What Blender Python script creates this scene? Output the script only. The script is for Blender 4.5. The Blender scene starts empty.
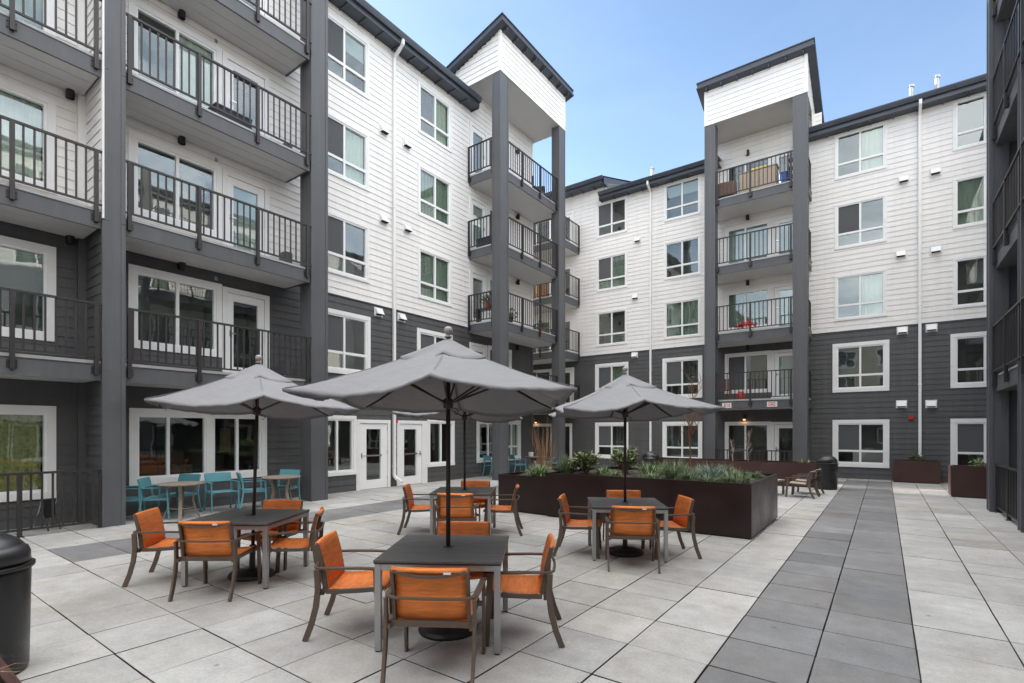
import bpy, bmesh, math, random
from mathutils import Vector, Matrix
random.seed(7)
R = math.radians
PI = math.pi
sc = bpy.context.scene
COL = sc.collection

# ------------------------------------------------------------------ camera
cam_d = bpy.data.cameras.new('camera')
cam_d.sensor_width = 36.0
cam_d.lens = 17.93
cam_d.shift_y = 0.0874
cam_d.clip_start = 0.05
cam_d.clip_end = 3000
cam = bpy.data.objects.new('camera', cam_d)
COL.objects.link(cam)
cam.location = (0, 0, 1.675)
cam.rotation_euler = (PI / 2, 0, R(36.1))
sc.camera = cam

# ------------------------------------------------------------------ sky and sun
SUN_EL, SUN_AZ = 22.0, -86.0          # azimuth measured from +Y, positive towards +X
w = bpy.data.worlds.new('World')
sc.world = w
w.use_nodes = True
nt = w.node_tree
nt.nodes.clear()
out = nt.nodes.new('ShaderNodeOutputWorld')
bg = nt.nodes.new('ShaderNodeBackground')
sky = nt.nodes.new('ShaderNodeTexSky')
sky.sky_type = 'NISHITA'
sky.sun_disc = False
sky.sun_elevation = R(SUN_EL)
sky.sun_rotation = R(SUN_AZ)
sky.altitude = 50
sky.air_density = 1.0
sky.dust_density = 0.6
sky.ozone_density = 1.5
bg.inputs['Strength'].default_value = 0.15
# thin high cloud drifting over the sky
tc = nt.nodes.new('ShaderNodeTexCoord')
mp = nt.nodes.new('ShaderNodeMapping')
mp.inputs['Scale'].default_value = (1.0, 1.6, 3.2)
nz = nt.nodes.new('ShaderNodeTexNoise')
nz.inputs['Scale'].default_value = 2.1
nz.inputs['Detail'].default_value = 7
nz.inputs['Roughness'].default_value = 0.62
nz.inputs['Distortion'].default_value = 0.5
rp = nt.nodes.new('ShaderNodeValToRGB')
rp.color_ramp.elements[0].position = 0.36
rp.color_ramp.elements[1].position = 0.78
rp.color_ramp.elements[0].color = (0, 0, 0, 1)
rp.color_ramp.elements[1].color = (0.014, 0.014, 0.014, 1)
mx = nt.nodes.new('ShaderNodeMix')
mx.data_type = 'RGBA'
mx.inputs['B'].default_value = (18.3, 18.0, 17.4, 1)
nt.links.new(tc.outputs['Generated'], mp.inputs['Vector'])
nt.links.new(mp.outputs['Vector'], nz.inputs['Vector'])
nt.links.new(nz.outputs['Fac'], rp.inputs['Fac'])
# bright cloud sheet added overhead, above the view, as soft neutral fill light
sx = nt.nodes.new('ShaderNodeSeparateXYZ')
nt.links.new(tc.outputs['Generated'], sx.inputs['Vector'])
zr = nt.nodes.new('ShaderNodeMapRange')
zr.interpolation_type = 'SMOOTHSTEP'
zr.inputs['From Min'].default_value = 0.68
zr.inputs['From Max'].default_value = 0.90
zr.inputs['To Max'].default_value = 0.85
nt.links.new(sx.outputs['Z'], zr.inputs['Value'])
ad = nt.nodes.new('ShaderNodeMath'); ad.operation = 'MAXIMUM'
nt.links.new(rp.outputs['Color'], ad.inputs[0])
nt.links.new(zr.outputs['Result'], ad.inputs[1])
# invented cloud bank low behind the viewer, there to brighten the facades
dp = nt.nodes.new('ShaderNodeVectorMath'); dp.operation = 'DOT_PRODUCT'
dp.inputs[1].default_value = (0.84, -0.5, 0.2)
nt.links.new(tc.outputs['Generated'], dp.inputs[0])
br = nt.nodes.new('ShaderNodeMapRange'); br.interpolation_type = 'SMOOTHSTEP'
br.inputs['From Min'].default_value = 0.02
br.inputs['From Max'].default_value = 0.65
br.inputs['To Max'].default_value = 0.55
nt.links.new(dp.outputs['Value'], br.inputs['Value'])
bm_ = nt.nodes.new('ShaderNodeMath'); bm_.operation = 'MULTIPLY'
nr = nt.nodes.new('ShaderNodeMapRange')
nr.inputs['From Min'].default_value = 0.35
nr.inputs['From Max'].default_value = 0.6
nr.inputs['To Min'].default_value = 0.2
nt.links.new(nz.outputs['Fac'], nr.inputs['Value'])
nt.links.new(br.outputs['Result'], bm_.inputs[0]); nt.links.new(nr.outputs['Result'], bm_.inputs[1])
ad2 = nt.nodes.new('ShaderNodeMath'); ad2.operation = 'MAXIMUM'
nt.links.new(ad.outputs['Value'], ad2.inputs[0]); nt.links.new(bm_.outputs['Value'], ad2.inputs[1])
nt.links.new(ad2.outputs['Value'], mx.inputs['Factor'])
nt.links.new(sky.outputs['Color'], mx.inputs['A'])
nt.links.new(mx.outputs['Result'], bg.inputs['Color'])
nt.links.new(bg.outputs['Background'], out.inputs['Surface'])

sun_d = bpy.data.lights.new('sun', 'SUN')
sun_d.energy = 3.0
sun_d.angle = R(0.5)
sun_d.color = (1.0, 0.93, 0.82)
sun = bpy.data.objects.new('sun', sun_d)
COL.objects.link(sun)
sdir = Vector((math.sin(R(SUN_AZ)) * math.cos(R(SUN_EL)), math.cos(R(SUN_AZ)) * math.cos(R(SUN_EL)), math.sin(R(SUN_EL))))
sun.rotation_euler = sdir.to_track_quat('Z', 'Y').to_euler()
sun.location = (-40, 30, 40)

sc.view_settings.view_transform = 'Standard'
sc.view_settings.look = 'None'
sc.view_settings.exposure = 1.15
sc.view_settings.gamma = 1
sc.view_settings.use_curve_mapping = False

# ------------------------------------------------------------------ materials
def mat(name, col, rough=0.6, metal=0.0, noise=None, bump=None, spec=0.5, coord='Object', stretch=None, sheen=0.0, vary=0.0, streak=0.0):
    m = bpy.data.materials.new(name)
    m.use_nodes = True
    n = m.node_tree
    p = n.nodes['Principled BSDF']
    p.inputs['Base Color'].default_value = (*col, 1)
    p.inputs['Roughness'].default_value = rough
    p.inputs['Metallic'].default_value = metal
    p.inputs['Specular IOR Level'].default_value = spec
    if sheen:
        p.inputs['Sheen Weight'].default_value = sheen
    if noise or bump:
        t = n.nodes.new('ShaderNodeTexCoord')
        v = t.outputs[coord]
        if stretch:
            q = n.nodes.new('ShaderNodeMapping')
            q.inputs['Scale'].default_value = stretch
            n.links.new(v, q.inputs['Vector'])
            v = q.outputs['Vector']
    if noise:
        scl, amt = noise
        a = n.nodes.new('ShaderNodeTexNoise')
        a.inputs['Scale'].default_value = scl
        a.inputs['Detail'].default_value = 6
        a.inputs['Roughness'].default_value = 0.65
        n.links.new(v, a.inputs['Vector'])
        r = n.nodes.new('ShaderNodeMapRange')
        r.inputs['From Min'].default_value = 0.3
        r.inputs['From Max'].default_value = 0.7
        r.inputs['To Min'].default_value = 1 - amt
        r.inputs['To Max'].default_value = 1 + amt
        n.links.new(a.outputs['Fac'], r.inputs['Value'])
        x = n.nodes.new('ShaderNodeMix')
        x.data_type = 'RGBA'
        x.blend_type = 'MULTIPLY'
        x.inputs['Factor'].default_value = 1
        x.inputs['A'].default_value = (*col, 1)
        n.links.new(r.outputs['Result'], x.inputs['B'])
        rr = n.nodes.new('ShaderNodeMapRange')
        rr.inputs['From Min'].default_value = 0.3
        rr.inputs['From Max'].default_value = 0.7
        rr.inputs['To Min'].default_value = max(0.05, rough - 0.12)
        rr.inputs['To Max'].default_value = min(1.0, rough + 0.12)
        n.links.new(a.outputs['Fac'], rr.inputs['Value'])
        n.links.new(rr.outputs['Result'], p.inputs['Roughness'])
        last = x.outputs['Result']
        if vary:
            oi = n.nodes.new('ShaderNodeObjectInfo')
            vr = n.nodes.new('ShaderNodeMapRange')
            vr.inputs['To Min'].default_value = 1 - vary
            vr.inputs['To Max'].default_value = 1 + vary
            n.links.new(oi.outputs['Random'], vr.inputs['Value'])
            y = n.nodes.new('ShaderNodeMix'); y.data_type = 'RGBA'; y.blend_type = 'MULTIPLY'; y.inputs['Factor'].default_value = 1
            n.links.new(last, y.inputs['A']); n.links.new(vr.outputs['Result'], y.inputs['B'])
            last = y.outputs['Result']
        if streak:
            t2 = n.nodes.new('ShaderNodeTexCoord')
            q2 = n.nodes.new('ShaderNodeMapping'); q2.inputs['Scale'].default_value = (3.5, 3.5, 0.22)
            n.links.new(t2.outputs['Object'], q2.inputs['Vector'])
            s2 = n.nodes.new('ShaderNodeTexNoise'); s2.inputs['Scale'].default_value = 1.6; s2.inputs['Detail'].default_value = 7; s2.inputs['Roughness'].default_value = 0.7
            n.links.new(q2.outputs['Vector'], s2.inputs['Vector'])
            r2 = n.nodes.new('ShaderNodeMapRange')
            r2.inputs['From Min'].default_value = 0.45; r2.inputs['From Max'].default_value = 0.75
            r2.inputs['To Min'].default_value = 1.0; r2.inputs['To Max'].default_value = 1 - streak
            n.links.new(s2.outputs['Fac'], r2.inputs['Value'])
            y = n.nodes.new('ShaderNodeMix'); y.data_type = 'RGBA'; y.blend_type = 'MULTIPLY'; y.inputs['Factor'].default_value = 1
            n.links.new(last, y.inputs['A']); n.links.new(r2.outputs['Result'], y.inputs['B'])
            last = y.outputs['Result']
        n.links.new(last, p.inputs['Base Color'])
    if bump:
        scl, st = bump
        b = n.nodes.new('ShaderNodeTexNoise')
        b.inputs['Scale'].default_value = scl
        b.inputs['Detail'].default_value = 4
        n.links.new(v, b.inputs['Vector'])
        bp = n.nodes.new('ShaderNodeBump')
        bp.inputs['Strength'].default_value = st
        bp.inputs['Distance'].default_value = 0.01
        n.links.new(b.outputs['Fac'], bp.inputs['Height'])
        n.links.new(bp.outputs['Normal'], p.inputs['Normal'])
    return m

def paver_mat(name, col):
    m = bpy.data.materials.new(name)
    m.use_nodes = True
    n = m.node_tree
    p = n.nodes['Principled BSDF']
    p.inputs['Roughness'].default_value = 0.78
    p.inputs['Specular IOR Level'].default_value = 0.35
    at = n.nodes.new('ShaderNodeAttribute')
    at.attribute_name = 'tone'
    geo = n.nodes.new('ShaderNodeTexCoord')
    prev = None
    base = n.nodes.new('ShaderNodeMix')
    base.data_type = 'RGBA'; base.blend_type = 'MULTIPLY'; base.inputs['Factor'].default_value = 1
    base.inputs['A'].default_value = (*col, 1)
    n.links.new(at.outputs['Color'], base.inputs['B'])
    prev = base.outputs['Result']
    for scl, lo, hi, det in ((0.9, 0.82, 1.10, 6), (5.0, 0.86, 1.09, 8), (38.0, 0.90, 1.08, 3), (160.0, 0.84, 1.12, 2)):
        a = n.nodes.new('ShaderNodeTexNoise')
        a.inputs['Scale'].default_value = scl
        a.inputs['Detail'].default_value = det
        a.inputs['Roughness'].default_value = 0.6
        n.links.new(geo.outputs['Object'], a.inputs['Vector'])
        r = n.nodes.new('ShaderNodeMapRange')
        r.inputs['From Min'].default_value = 0.3
        r.inputs['From Max'].default_value = 0.7
        r.inputs['To Min'].default_value = lo
        r.inputs['To Max'].default_value = hi
        n.links.new(a.outputs['Fac'], r.inputs['Value'])
        x = n.nodes.new('ShaderNodeMix')
        x.data_type = 'RGBA'; x.blend_type = 'MULTIPLY'; x.inputs['Factor'].default_value = 1
        n.links.new(prev, x.inputs['A'])
        n.links.new(r.outputs['Result'], x.inputs['B'])
        prev = x.outputs['Result']
    # weather stains, warmer and darker, in blotches
    a = n.nodes.new('ShaderNodeTexNoise')
    a.inputs['Scale'].default_value = 0.55
    a.inputs['Detail'].default_value = 8
    a.inputs['Roughness'].default_value = 0.7
    n.links.new(geo.outputs['Object'], a.inputs['Vector'])
    r = n.nodes.new('ShaderNodeMapRange')
    r.inputs['From Min'].default_value = 0.52
    r.inputs['From Max'].default_value = 0.72
    r.inputs['To Max'].default_value = 0.75
    n.links.new(a.outputs['Fac'], r.inputs['Value'])
    x = n.nodes.new('ShaderNodeMix')
    x.data_type = 'RGBA'; x.blend_type = 'MULTIPLY'
    x.inputs['B'].default_value = (0.80, 0.72, 0.62, 1)
    n.links.new(r.outputs['Result'], x.inputs['Factor'])
    n.links.new(prev, x.inputs['A'])
    # small dark specks: grit and old gum
    vo = n.nodes.new('ShaderNodeTexVoronoi'); vo.inputs['Scale'].default_value = 2.6
    n.links.new(geo.outputs['Object'], vo.inputs['Vector'])
    vr = n.nodes.new('ShaderNodeMapRange')
    vr.inputs['From Min'].default_value = 0.035; vr.inputs['From Max'].default_value = 0.06
    vr.inputs['To Min'].default_value = 0.55; vr.inputs['To Max'].default_value = 1.0
    n.links.new(vo.outputs['Distance'], vr.inputs['Value'])
    y = n.nodes.new('ShaderNodeMix'); y.data_type = 'RGBA'; y.blend_type = 'MULTIPLY'; y.inputs['Factor'].default_value = 1
    n.links.new(x.outputs['Result'], y.inputs['A']); n.links.new(vr.outputs['Result'], y.inputs['B'])
    n.links.new(y.outputs['Result'], p.inputs['Base Color'])
    b = n.nodes.new('ShaderNodeTexNoise')
    b.inputs['Scale'].default_value = 160
    n.links.new(geo.outputs['Object'], b.inputs['Vector'])
    bp = n.nodes.new('ShaderNodeBump')
    bp.inputs['Strength'].default_value = 0.25
    bp.inputs['Distance'].default_value = 0.003
    n.links.new(b.outputs['Fac'], bp.inputs['Height'])
    n.links.new(bp.outputs['Normal'], p.inputs['Normal'])
    return m

def glass_mat(name, tint, ior):
    m = bpy.data.materials.new(name)
    m.use_nodes = True
    n = m.node_tree
    n.nodes.clear()
    o = n.nodes.new('ShaderNodeOutputMaterial')
    t = n.nodes.new('ShaderNodeBsdfTransparent')
    t.inputs['Color'].default_value = (*tint, 1)
    g = n.nodes.new('ShaderNodeBsdfGlossy')
    g.inputs['Roughness'].default_value = 0.015
    g.inputs['Color'].default_value = (0.92, 0.95, 0.97, 1)
    ge = n.nodes.new('ShaderNodeNewGeometry')
    dt = n.nodes.new('ShaderNodeVectorMath'); dt.operation = 'DOT_PRODUCT'
    n.links.new(ge.outputs['Incoming'], dt.inputs[0]); n.links.new(ge.outputs['Normal'], dt.inputs[1])
    ab = n.nodes.new('ShaderNodeMath'); ab.operation = 'ABSOLUTE'; n.links.new(dt.outputs['Value'], ab.inputs[0])
    om = n.nodes.new('ShaderNodeMath'); om.operation = 'SUBTRACT'; om.inputs[0].default_value = 1.0; n.links.new(ab.outputs['Value'], om.inputs[1])
    pw = n.nodes.new('ShaderNodeMath'); pw.operation = 'POWER'; pw.inputs[1].default_value = 4.0; n.links.new(om.outputs['Value'], pw.inputs[0])
    fm = n.nodes.new('ShaderNodeMath'); fm.operation = 'MULTIPLY_ADD'; fm.inputs[1].default_value = 0.9 - ior; fm.inputs[2].default_value = ior
    n.links.new(pw.outputs['Value'], fm.inputs[0])
    tc_ = n.nodes.new('ShaderNodeTexCoord')
    nn = n.nodes.new('ShaderNodeTexNoise')
    nn.inputs['Scale'].default_value = 1.3
    n.links.new(tc_.outputs['Object'], nn.inputs['Vector'])
    bp = n.nodes.new('ShaderNodeBump')
    bp.inputs['Strength'].default_value = 0.12
    bp.inputs['Distance'].default_value = 0.02
    n.links.new(nn.outputs['Fac'], bp.inputs['Height'])
    n.links.new(bp.outputs['Normal'], g.inputs['Normal'])
    x = n.nodes.new('ShaderNodeMixShader')
    n.links.new(fm.outputs['Value'], x.inputs['Fac'])
    n.links.new(t.outputs['BSDF'], x.inputs[1])
    n.links.new(g.outputs['BSDF'], x.inputs[2])
    n.links.new(x.outputs['Shader'], o.inputs['Surface'])
    return m

def emit_mat(name, col, s):
    m = bpy.data.materials.new(name)
    m.use_nodes = True
    p = m.node_tree.nodes['Principled BSDF']
    p.inputs['Base Color'].default_value = (*col, 1)
    p.inputs['Emission Color'].default_value = (*col, 1)
    p.inputs['Emission Strength'].default_value = s
    return m

M = {}
M['white'] = mat('white_siding_paint', (0.80, 0.775, 0.745), 0.55, streak=0.08, noise=(0.6, 0.05))
M['dark'] = mat('charcoal_siding_paint', (0.074, 0.074, 0.076), 0.6, streak=-0.25, noise=(0.8, 0.14), bump=(60, 0.12), stretch=(1, 1, 4))
M['trim'] = mat('white_trim_paint', (0.8, 0.79, 0.775), 0.45, noise=(1.5, 0.04))
M['vinyl'] = mat('white_vinyl_frame', (0.82, 0.82, 0.81), 0.35)
M['column'] = mat('charcoal_column_paint', (0.087, 0.089, 0.094), 0.5, streak=-0.2, noise=(1.2, 0.12), bump=(40, 0.06))
M['soffit'] = mat('grey_soffit_board', (0.50, 0.49, 0.48), 0.6, noise=(1.0, 0.06))
M['groove'] = mat('soffit_groove_shadow_gap', (0.05, 0.05, 0.05), 0.8)
M['rail'] = mat('bronze_railing_metal', (0.040, 0.036, 0.036), 0.42, 0.3)
M['roofmetal'] = mat('dark_roof_metal', (0.055, 0.062, 0.078), 0.4, 0.2, noise=(2, 0.1))
M['flash'] = mat('pale_deck_edge', (0.62, 0.61, 0.6), 0.5, noise=(3, 0.08))
M['glass'] = glass_mat('window_glass', (0.88, 0.93, 0.90), 0.10)
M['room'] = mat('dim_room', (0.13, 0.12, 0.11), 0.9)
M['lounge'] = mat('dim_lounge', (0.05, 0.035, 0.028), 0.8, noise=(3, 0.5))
M['blind'] = mat('grey_window_blind', (0.42, 0.43, 0.44), 0.85, noise=(2, 0.05))
M['screen'] = mat('insect_screen', (0.085, 0.088, 0.093), 0.8)
M['curtain_w'] = mat('pale_curtain', (0.55, 0.55, 0.50), 0.9, noise=(8, 0.12), stretch=(6, 6, 0.3))
M['curtain_g'] = mat('green_curtain', (0.225, 0.255, 0.205), 0.9, noise=(8, 0.18), stretch=(6, 6, 0.3))
M['curtain_y'] = mat('olive_patterned_curtain', (0.36, 0.33, 0.13), 0.9, noise=(16, 0.45))
M['metal'] = mat('brushed_aluminium', (0.40, 0.40, 0.40), 0.38, 0.75, noise=(4, 0.08))
M['steel'] = mat('polished_steel', (0.6, 0.6, 0.6), 0.25, 1.0)
M['bronze'] = mat('taupe_powder_coat', (0.115, 0.083, 0.062), 0.42, 0.15, noise=(9, 0.12))
M['sling'] = mat('orange_sling_mesh', (0.78, 0.22, 0.046), 0.62, vary=0.10, noise=(9, 0.30), bump=(420, 0.25), stretch=(0.6, 5, 5))
M['taupe'] = mat('taupe_sling_mesh', (0.30, 0.25, 0.20), 0.7, noise=(12, 0.15))
M['board'] = mat('charcoal_table_board', (0.105, 0.101, 0.098), 0.5, noise=(18, 0.25), bump=(30, 0.12), stretch=(1, 8, 1))
M['fabric'] = mat('grey_canopy_fabric', (0.185, 0.186, 0.198), 0.88, noise=(2.2, 0.12), bump=(11, 0.8), sheen=0.15)
M['seam'] = mat('grey_seam_tape', (0.155, 0.156, 0.166), 0.9)
M['pole'] = mat('brown_umbrella_pole', (0.042, 0.031, 0.026), 0.4, 0.3)
M['black'] = mat('black_powder_coat', (0.016, 0.016, 0.017), 0.45, noise=(3, 0.2))
M['bin'] = mat('black_bin_paint', (0.018, 0.018, 0.02), 0.34, noise=(2.5, 0.2), bump=(200, 0.05))
M['teal'] = mat('teal_chair_paint', (0.085, 0.26, 0.305), 0.42, noise=(5, 0.08))
M['wood'] = mat('weathered_table_stone', (0.20, 0.165, 0.135), 0.65, noise=(14, 0.25), bump=(50, 0.15))
M['planter'] = mat('dark_brown_planter_metal', (0.028, 0.015, 0.014), 0.36, 0.25, noise=(1.1, 0.3), bump=(2.0, 0.05))
M['planter2'] = mat('reddish_brown_planter_metal', (0.060, 0.027, 0.024), 0.45, 0.15, noise=(1.5, 0.2))
M['soil'] = mat('brown_bark_mulch', (0.026, 0.017, 0.013), 0.95, noise=(30, 0.5), bump=(40, 1.0))
M['concrete_l'] = paver_mat('pale_concrete_paver', (0.372, 0.367, 0.357))
M['concrete_d'] = paver_mat('grey_concrete_paver', (0.172, 0.172, 0.177))
M['joint'] = mat('paver_joint_void', (0.03, 0.029, 0.027), 0.95)
M['red'] = mat('red_alarm_plastic', (0.45, 0.02, 0.025), 0.4)
M['signpaper'] = mat('white_sign_board', (0.75, 0.7, 0.69), 0.5)
M['signred'] = mat('red_sign_print', (0.55, 0.08, 0.09), 0.5)
M['amber'] = emit_mat('lit_amber_lamp', (1.0, 0.42, 0.12), 1.6)
M['leaf_d'] = mat('deep_green_leaf', (0.058, 0.09, 0.036), 0.55, noise=(6, 0.3))
M['leaf_m'] = mat('mid_green_leaf', (0.105, 0.145, 0.062), 0.55, noise=(6, 0.3))
M['leaf_y'] = mat('yellow_margined_leaf', (0.24, 0.25, 0.10), 0.55, noise=(6, 0.2))
M['leaf_s'] = mat('silvery_green_blade', (0.225, 0.285, 0.15), 0.6, noise=(6, 0.25))
M['leaf_b'] = mat('blue_grey_blade', (0.19, 0.25, 0.26), 0.6, noise=(6, 0.2))
M['straw'] = mat('dry_straw_stem', (0.33, 0.20, 0.115), 0.8, noise=(6, 0.25))
M['bark'] = mat('rusty_brown_bark', (0.16, 0.075, 0.04), 0.85, noise=(20, 0.3))
M['twig'] = mat('pale_grey_twig', (0.34, 0.27, 0.25), 0.85)
M['wicker'] = mat('brown_wicker', (0.14, 0.075, 0.05), 0.7, noise=(60, 0.4))
M['tan'] = mat('tan_wood_panel', (0.46, 0.36, 0.26), 0.6, noise=(6, 0.15), stretch=(6, 6, 0.5))
M['cedar'] = mat('orange_cedar_slat', (0.40, 0.19, 0.07), 0.6, noise=(6, 0.2), stretch=(6, 6, 0.5))
M['bluep'] = mat('blue_plastic', (0.03, 0.10, 0.32), 0.4)
M['yellow'] = mat('yellow_cushion_cloth', (0.62, 0.48, 0.08), 0.8)
M['navy'] = mat('navy_cushion_cloth', (0.035, 0.04, 0.055), 0.85)
M['terracotta'] = mat('terracotta_pot', (0.42, 0.15, 0.06), 0.7, noise=(8, 0.15))
M['beige'] = mat('beige_siding_paint', (0.62, 0.54, 0.42), 0.6, noise=(1, 0.06))
M['picture'] = mat('ochre_picture', (0.55, 0.3, 0.06), 0.6, noise=(5, 0.4))
M['whitep'] = mat('white_plastic_hood', (0.74, 0.74, 0.73), 0.45)
M['gap'] = mat('dark_vent_opening', (0.02, 0.02, 0.02), 0.9)
M['white_pole'] = mat('grey_finial', (0.30, 0.26, 0.235), 0.5)

# ------------------------------------------------------------------ mesh builder
class MB:
    def __init__(self):
        self.v = []; self.f = []; self.m = []; self.tone = None
    def add(self, vs, fs, mi=0):
        b = len(self.v)
        self.v += [tuple(x) for x in vs]
        self.f += [tuple(b + i for i in f) for f in fs]
        self.m += [mi] * len(fs)
    def hexa(self, p, mi=0):
        # p: 8 points, bottom ring 0-3 then top ring 4-7
        self.add(p, [(3, 2, 1, 0), (4, 5, 6, 7), (0, 1, 5, 4), (1, 2, 6, 5), (2, 3, 7, 6), (3, 0, 4, 7)], mi)
    def box(self, x0, x1, y0, y1, z0, z1, mi=0):
        self.hexa([(x0, y0, z0), (x1, y0, z0), (x1, y1, z0), (x0, y1, z0), (x0, y0, z1), (x1, y0, z1), (x1, y1, z1), (x0, y1, z1)], mi)
    def wbox(self, F, s0, s1, o0, o1, z0, z1, mi=0):
        self.hexa([F(s0, o0, z0), F(s1, o0, z0), F(s1, o1, z0), F(s0, o1, z0), F(s0, o0, z1), F(s1, o0, z1), F(s1, o1, z1), F(s0, o1, z1)], mi)
    def sweep(self, pts, wd, ht, side=None, mi=0):
        """rectangular bar along pts; wd along the side vector, ht along the other normal"""
        pts = [Vector(p) for p in pts]
        n = len(pts); rings = []
        for i, p in enumerate(pts):
            d = (pts[min(i + 1, n - 1)] - pts[max(i - 1, 0)]).normalized()
            s = Vector(side) if side else Vector((0, 0, 1)).cross(d)
            if s.length < 1e-4: s = Vector((1, 0, 0))
            s = (s - d * s.dot(d)).normalized()
            u = d.cross(s)
            ww = wd[i] if isinstance(wd, (list, tuple)) else wd
            rings.append([p - s * ww / 2 - u * ht / 2, p + s * ww / 2 - u * ht / 2, p + s * ww / 2 + u * ht / 2, p - s * ww / 2 + u * ht / 2])
        vs = [q for r in rings for q in r]
        fs = [(3, 2, 1, 0), tuple(4 * (n - 1) + k for k in range(4))]
        for i in range(n - 1):
            for k in range(4):
                fs.append((4 * i + k, 4 * i + (k + 1) % 4, 4 * i + 4 + (k + 1) % 4, 4 * i + 4 + k))
        self.add(vs, fs, mi)
    def tube(self, pts, r, n=8, mi=0, caps=True):
        pts = [Vector(p) for p in pts]
        k = len(pts); vs = []
        for i, p in enumerate(pts):
            d = (pts[min(i + 1, k - 1)] - pts[max(i - 1, 0)]).normalized()
            a = Vector((0, 0, 1)) if abs(d.z) < 0.9 else Vector((1, 0, 0))
            s = d.cross(a).normalized(); u = d.cross(s)
            rr = r[i] if isinstance(r, (list, tuple)) else r
            vs += [p + (s * math.cos(2 * PI * j / n) + u * math.sin(2 * PI * j / n)) * rr for j in range(n)]
        fs = []
        for i in range(k - 1):
            for j in range(n):
                fs.append((i * n + j, i * n + (j + 1) % n, (i + 1) * n + (j + 1) % n, (i + 1) * n + j))
        if caps:
            fs += [tuple(range(n - 1, -1, -1)), tuple((k - 1) * n + j for j in range(n))]
        self.add(vs, fs, mi)
    def lathe(self, prof, n=24, c=(0, 0, 0), mi=0):
        vs = []
        for r, z in prof:
            for j in range(n):
                a = 2 * PI * j / n
                vs.append((c[0] + r * math.cos(a), c[1] + r * math.sin(a), c[2] + z))
        fs = []
        for i in range(len(prof) - 1):
            for j in range(n):
                fs.append((i * n + j, i * n + (j + 1) % n, (i + 1) * n + (j + 1) % n, (i + 1) * n + j))
        self.add(vs, fs, mi)
    def build(self, name, mats, parent=None, smooth=False, bevel=0, solid=0, recalc=True):
        me = bpy.data.meshes.new(name)
        me.from_pydata(self.v, [], self.f)
        if not isinstance(mats, (list, tuple)): mats = [mats]
        for m in mats: me.materials.append(m)
        me.polygons.foreach_set('material_index', self.m)
        if recalc:
            bm = bmesh.new(); bm.from_mesh(me)
            bmesh.ops.recalc_face_normals(bm, faces=bm.faces)
            bm.to_mesh(me); bm.free()
        if smooth:
            me.polygons.foreach_set('use_smooth', [True] * len(me.polygons))
        me.update()
        o = bpy.data.objects.new(name, me)
        COL.objects.link(o)
        if parent: o.parent = parent
        if solid:
            s = o.modifiers.new('thick', 'SOLIDIFY'); s.thickness = solid; s.offset = -1
        if bevel:
            b = o.modifiers.new('edge', 'BEVEL'); b.width = bevel; b.segments = 2; b.limit_method = 'ANGLE'
        return o

def tag(o, label=None, cat=None, group=None, kind=None):
    if label: o['label'] = label
    if cat: o['category'] = cat
    if group: o['group'] = group
    if kind: o['kind'] = kind
    return o
def thing(name, label, cat, loc=(0, 0, 0), rz=0, group=None):
    o = bpy.data.objects.new(name, None)
    COL.objects.link(o)
    o.location = loc; o.rotation_euler = (0, 0, R(rz)); o.empty_display_size = 0.2
    return tag(o, label, cat, group)
KIDS = {}
def kids(o):
    return [c for c in COL.objects if c.parent == o]
def dup(root, loc, rz, label, group=None):
    r = root.copy(); COL.objects.link(r)
    r.location = loc; r.rotation_euler = (0, 0, R(rz)); r['label'] = label
    if group: r['group'] = group
    if root.name not in KIDS:
        KIDS[root.name] = [(c, kids(c)) for c in kids(root)]
    for c, gs in KIDS[root.name]:
        k = c.copy(); COL.objects.link(k); k.parent = r
        for g in gs:
            h = g.copy(); COL.objects.link(h); h.parent = k
    return r

# facade frames: s runs along the wall, o points out into the courtyard
LX, BY, RX, KY = -12.0, 21.6, 3.4, -19.0
FL = lambda s, o, z: (LX + o, s, z)
FB = lambda s, o, z: (s, BY - o, z)
FR = lambda s, o, z: (RX - o, s, z)
FK = lambda s, o, z: (s, KY + o, z)

# ------------------------------------------------------------------ ground and paving (structure)
g = MB(); g.add([(-600, -600, -0.06), (600, -600, -0.06), (600, 600, -0.06), (-600, 600, -0.06)], [(0, 1, 2, 3)])
tag(g.build('ground', M['joint'], recalc=False), kind='structure')

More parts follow.
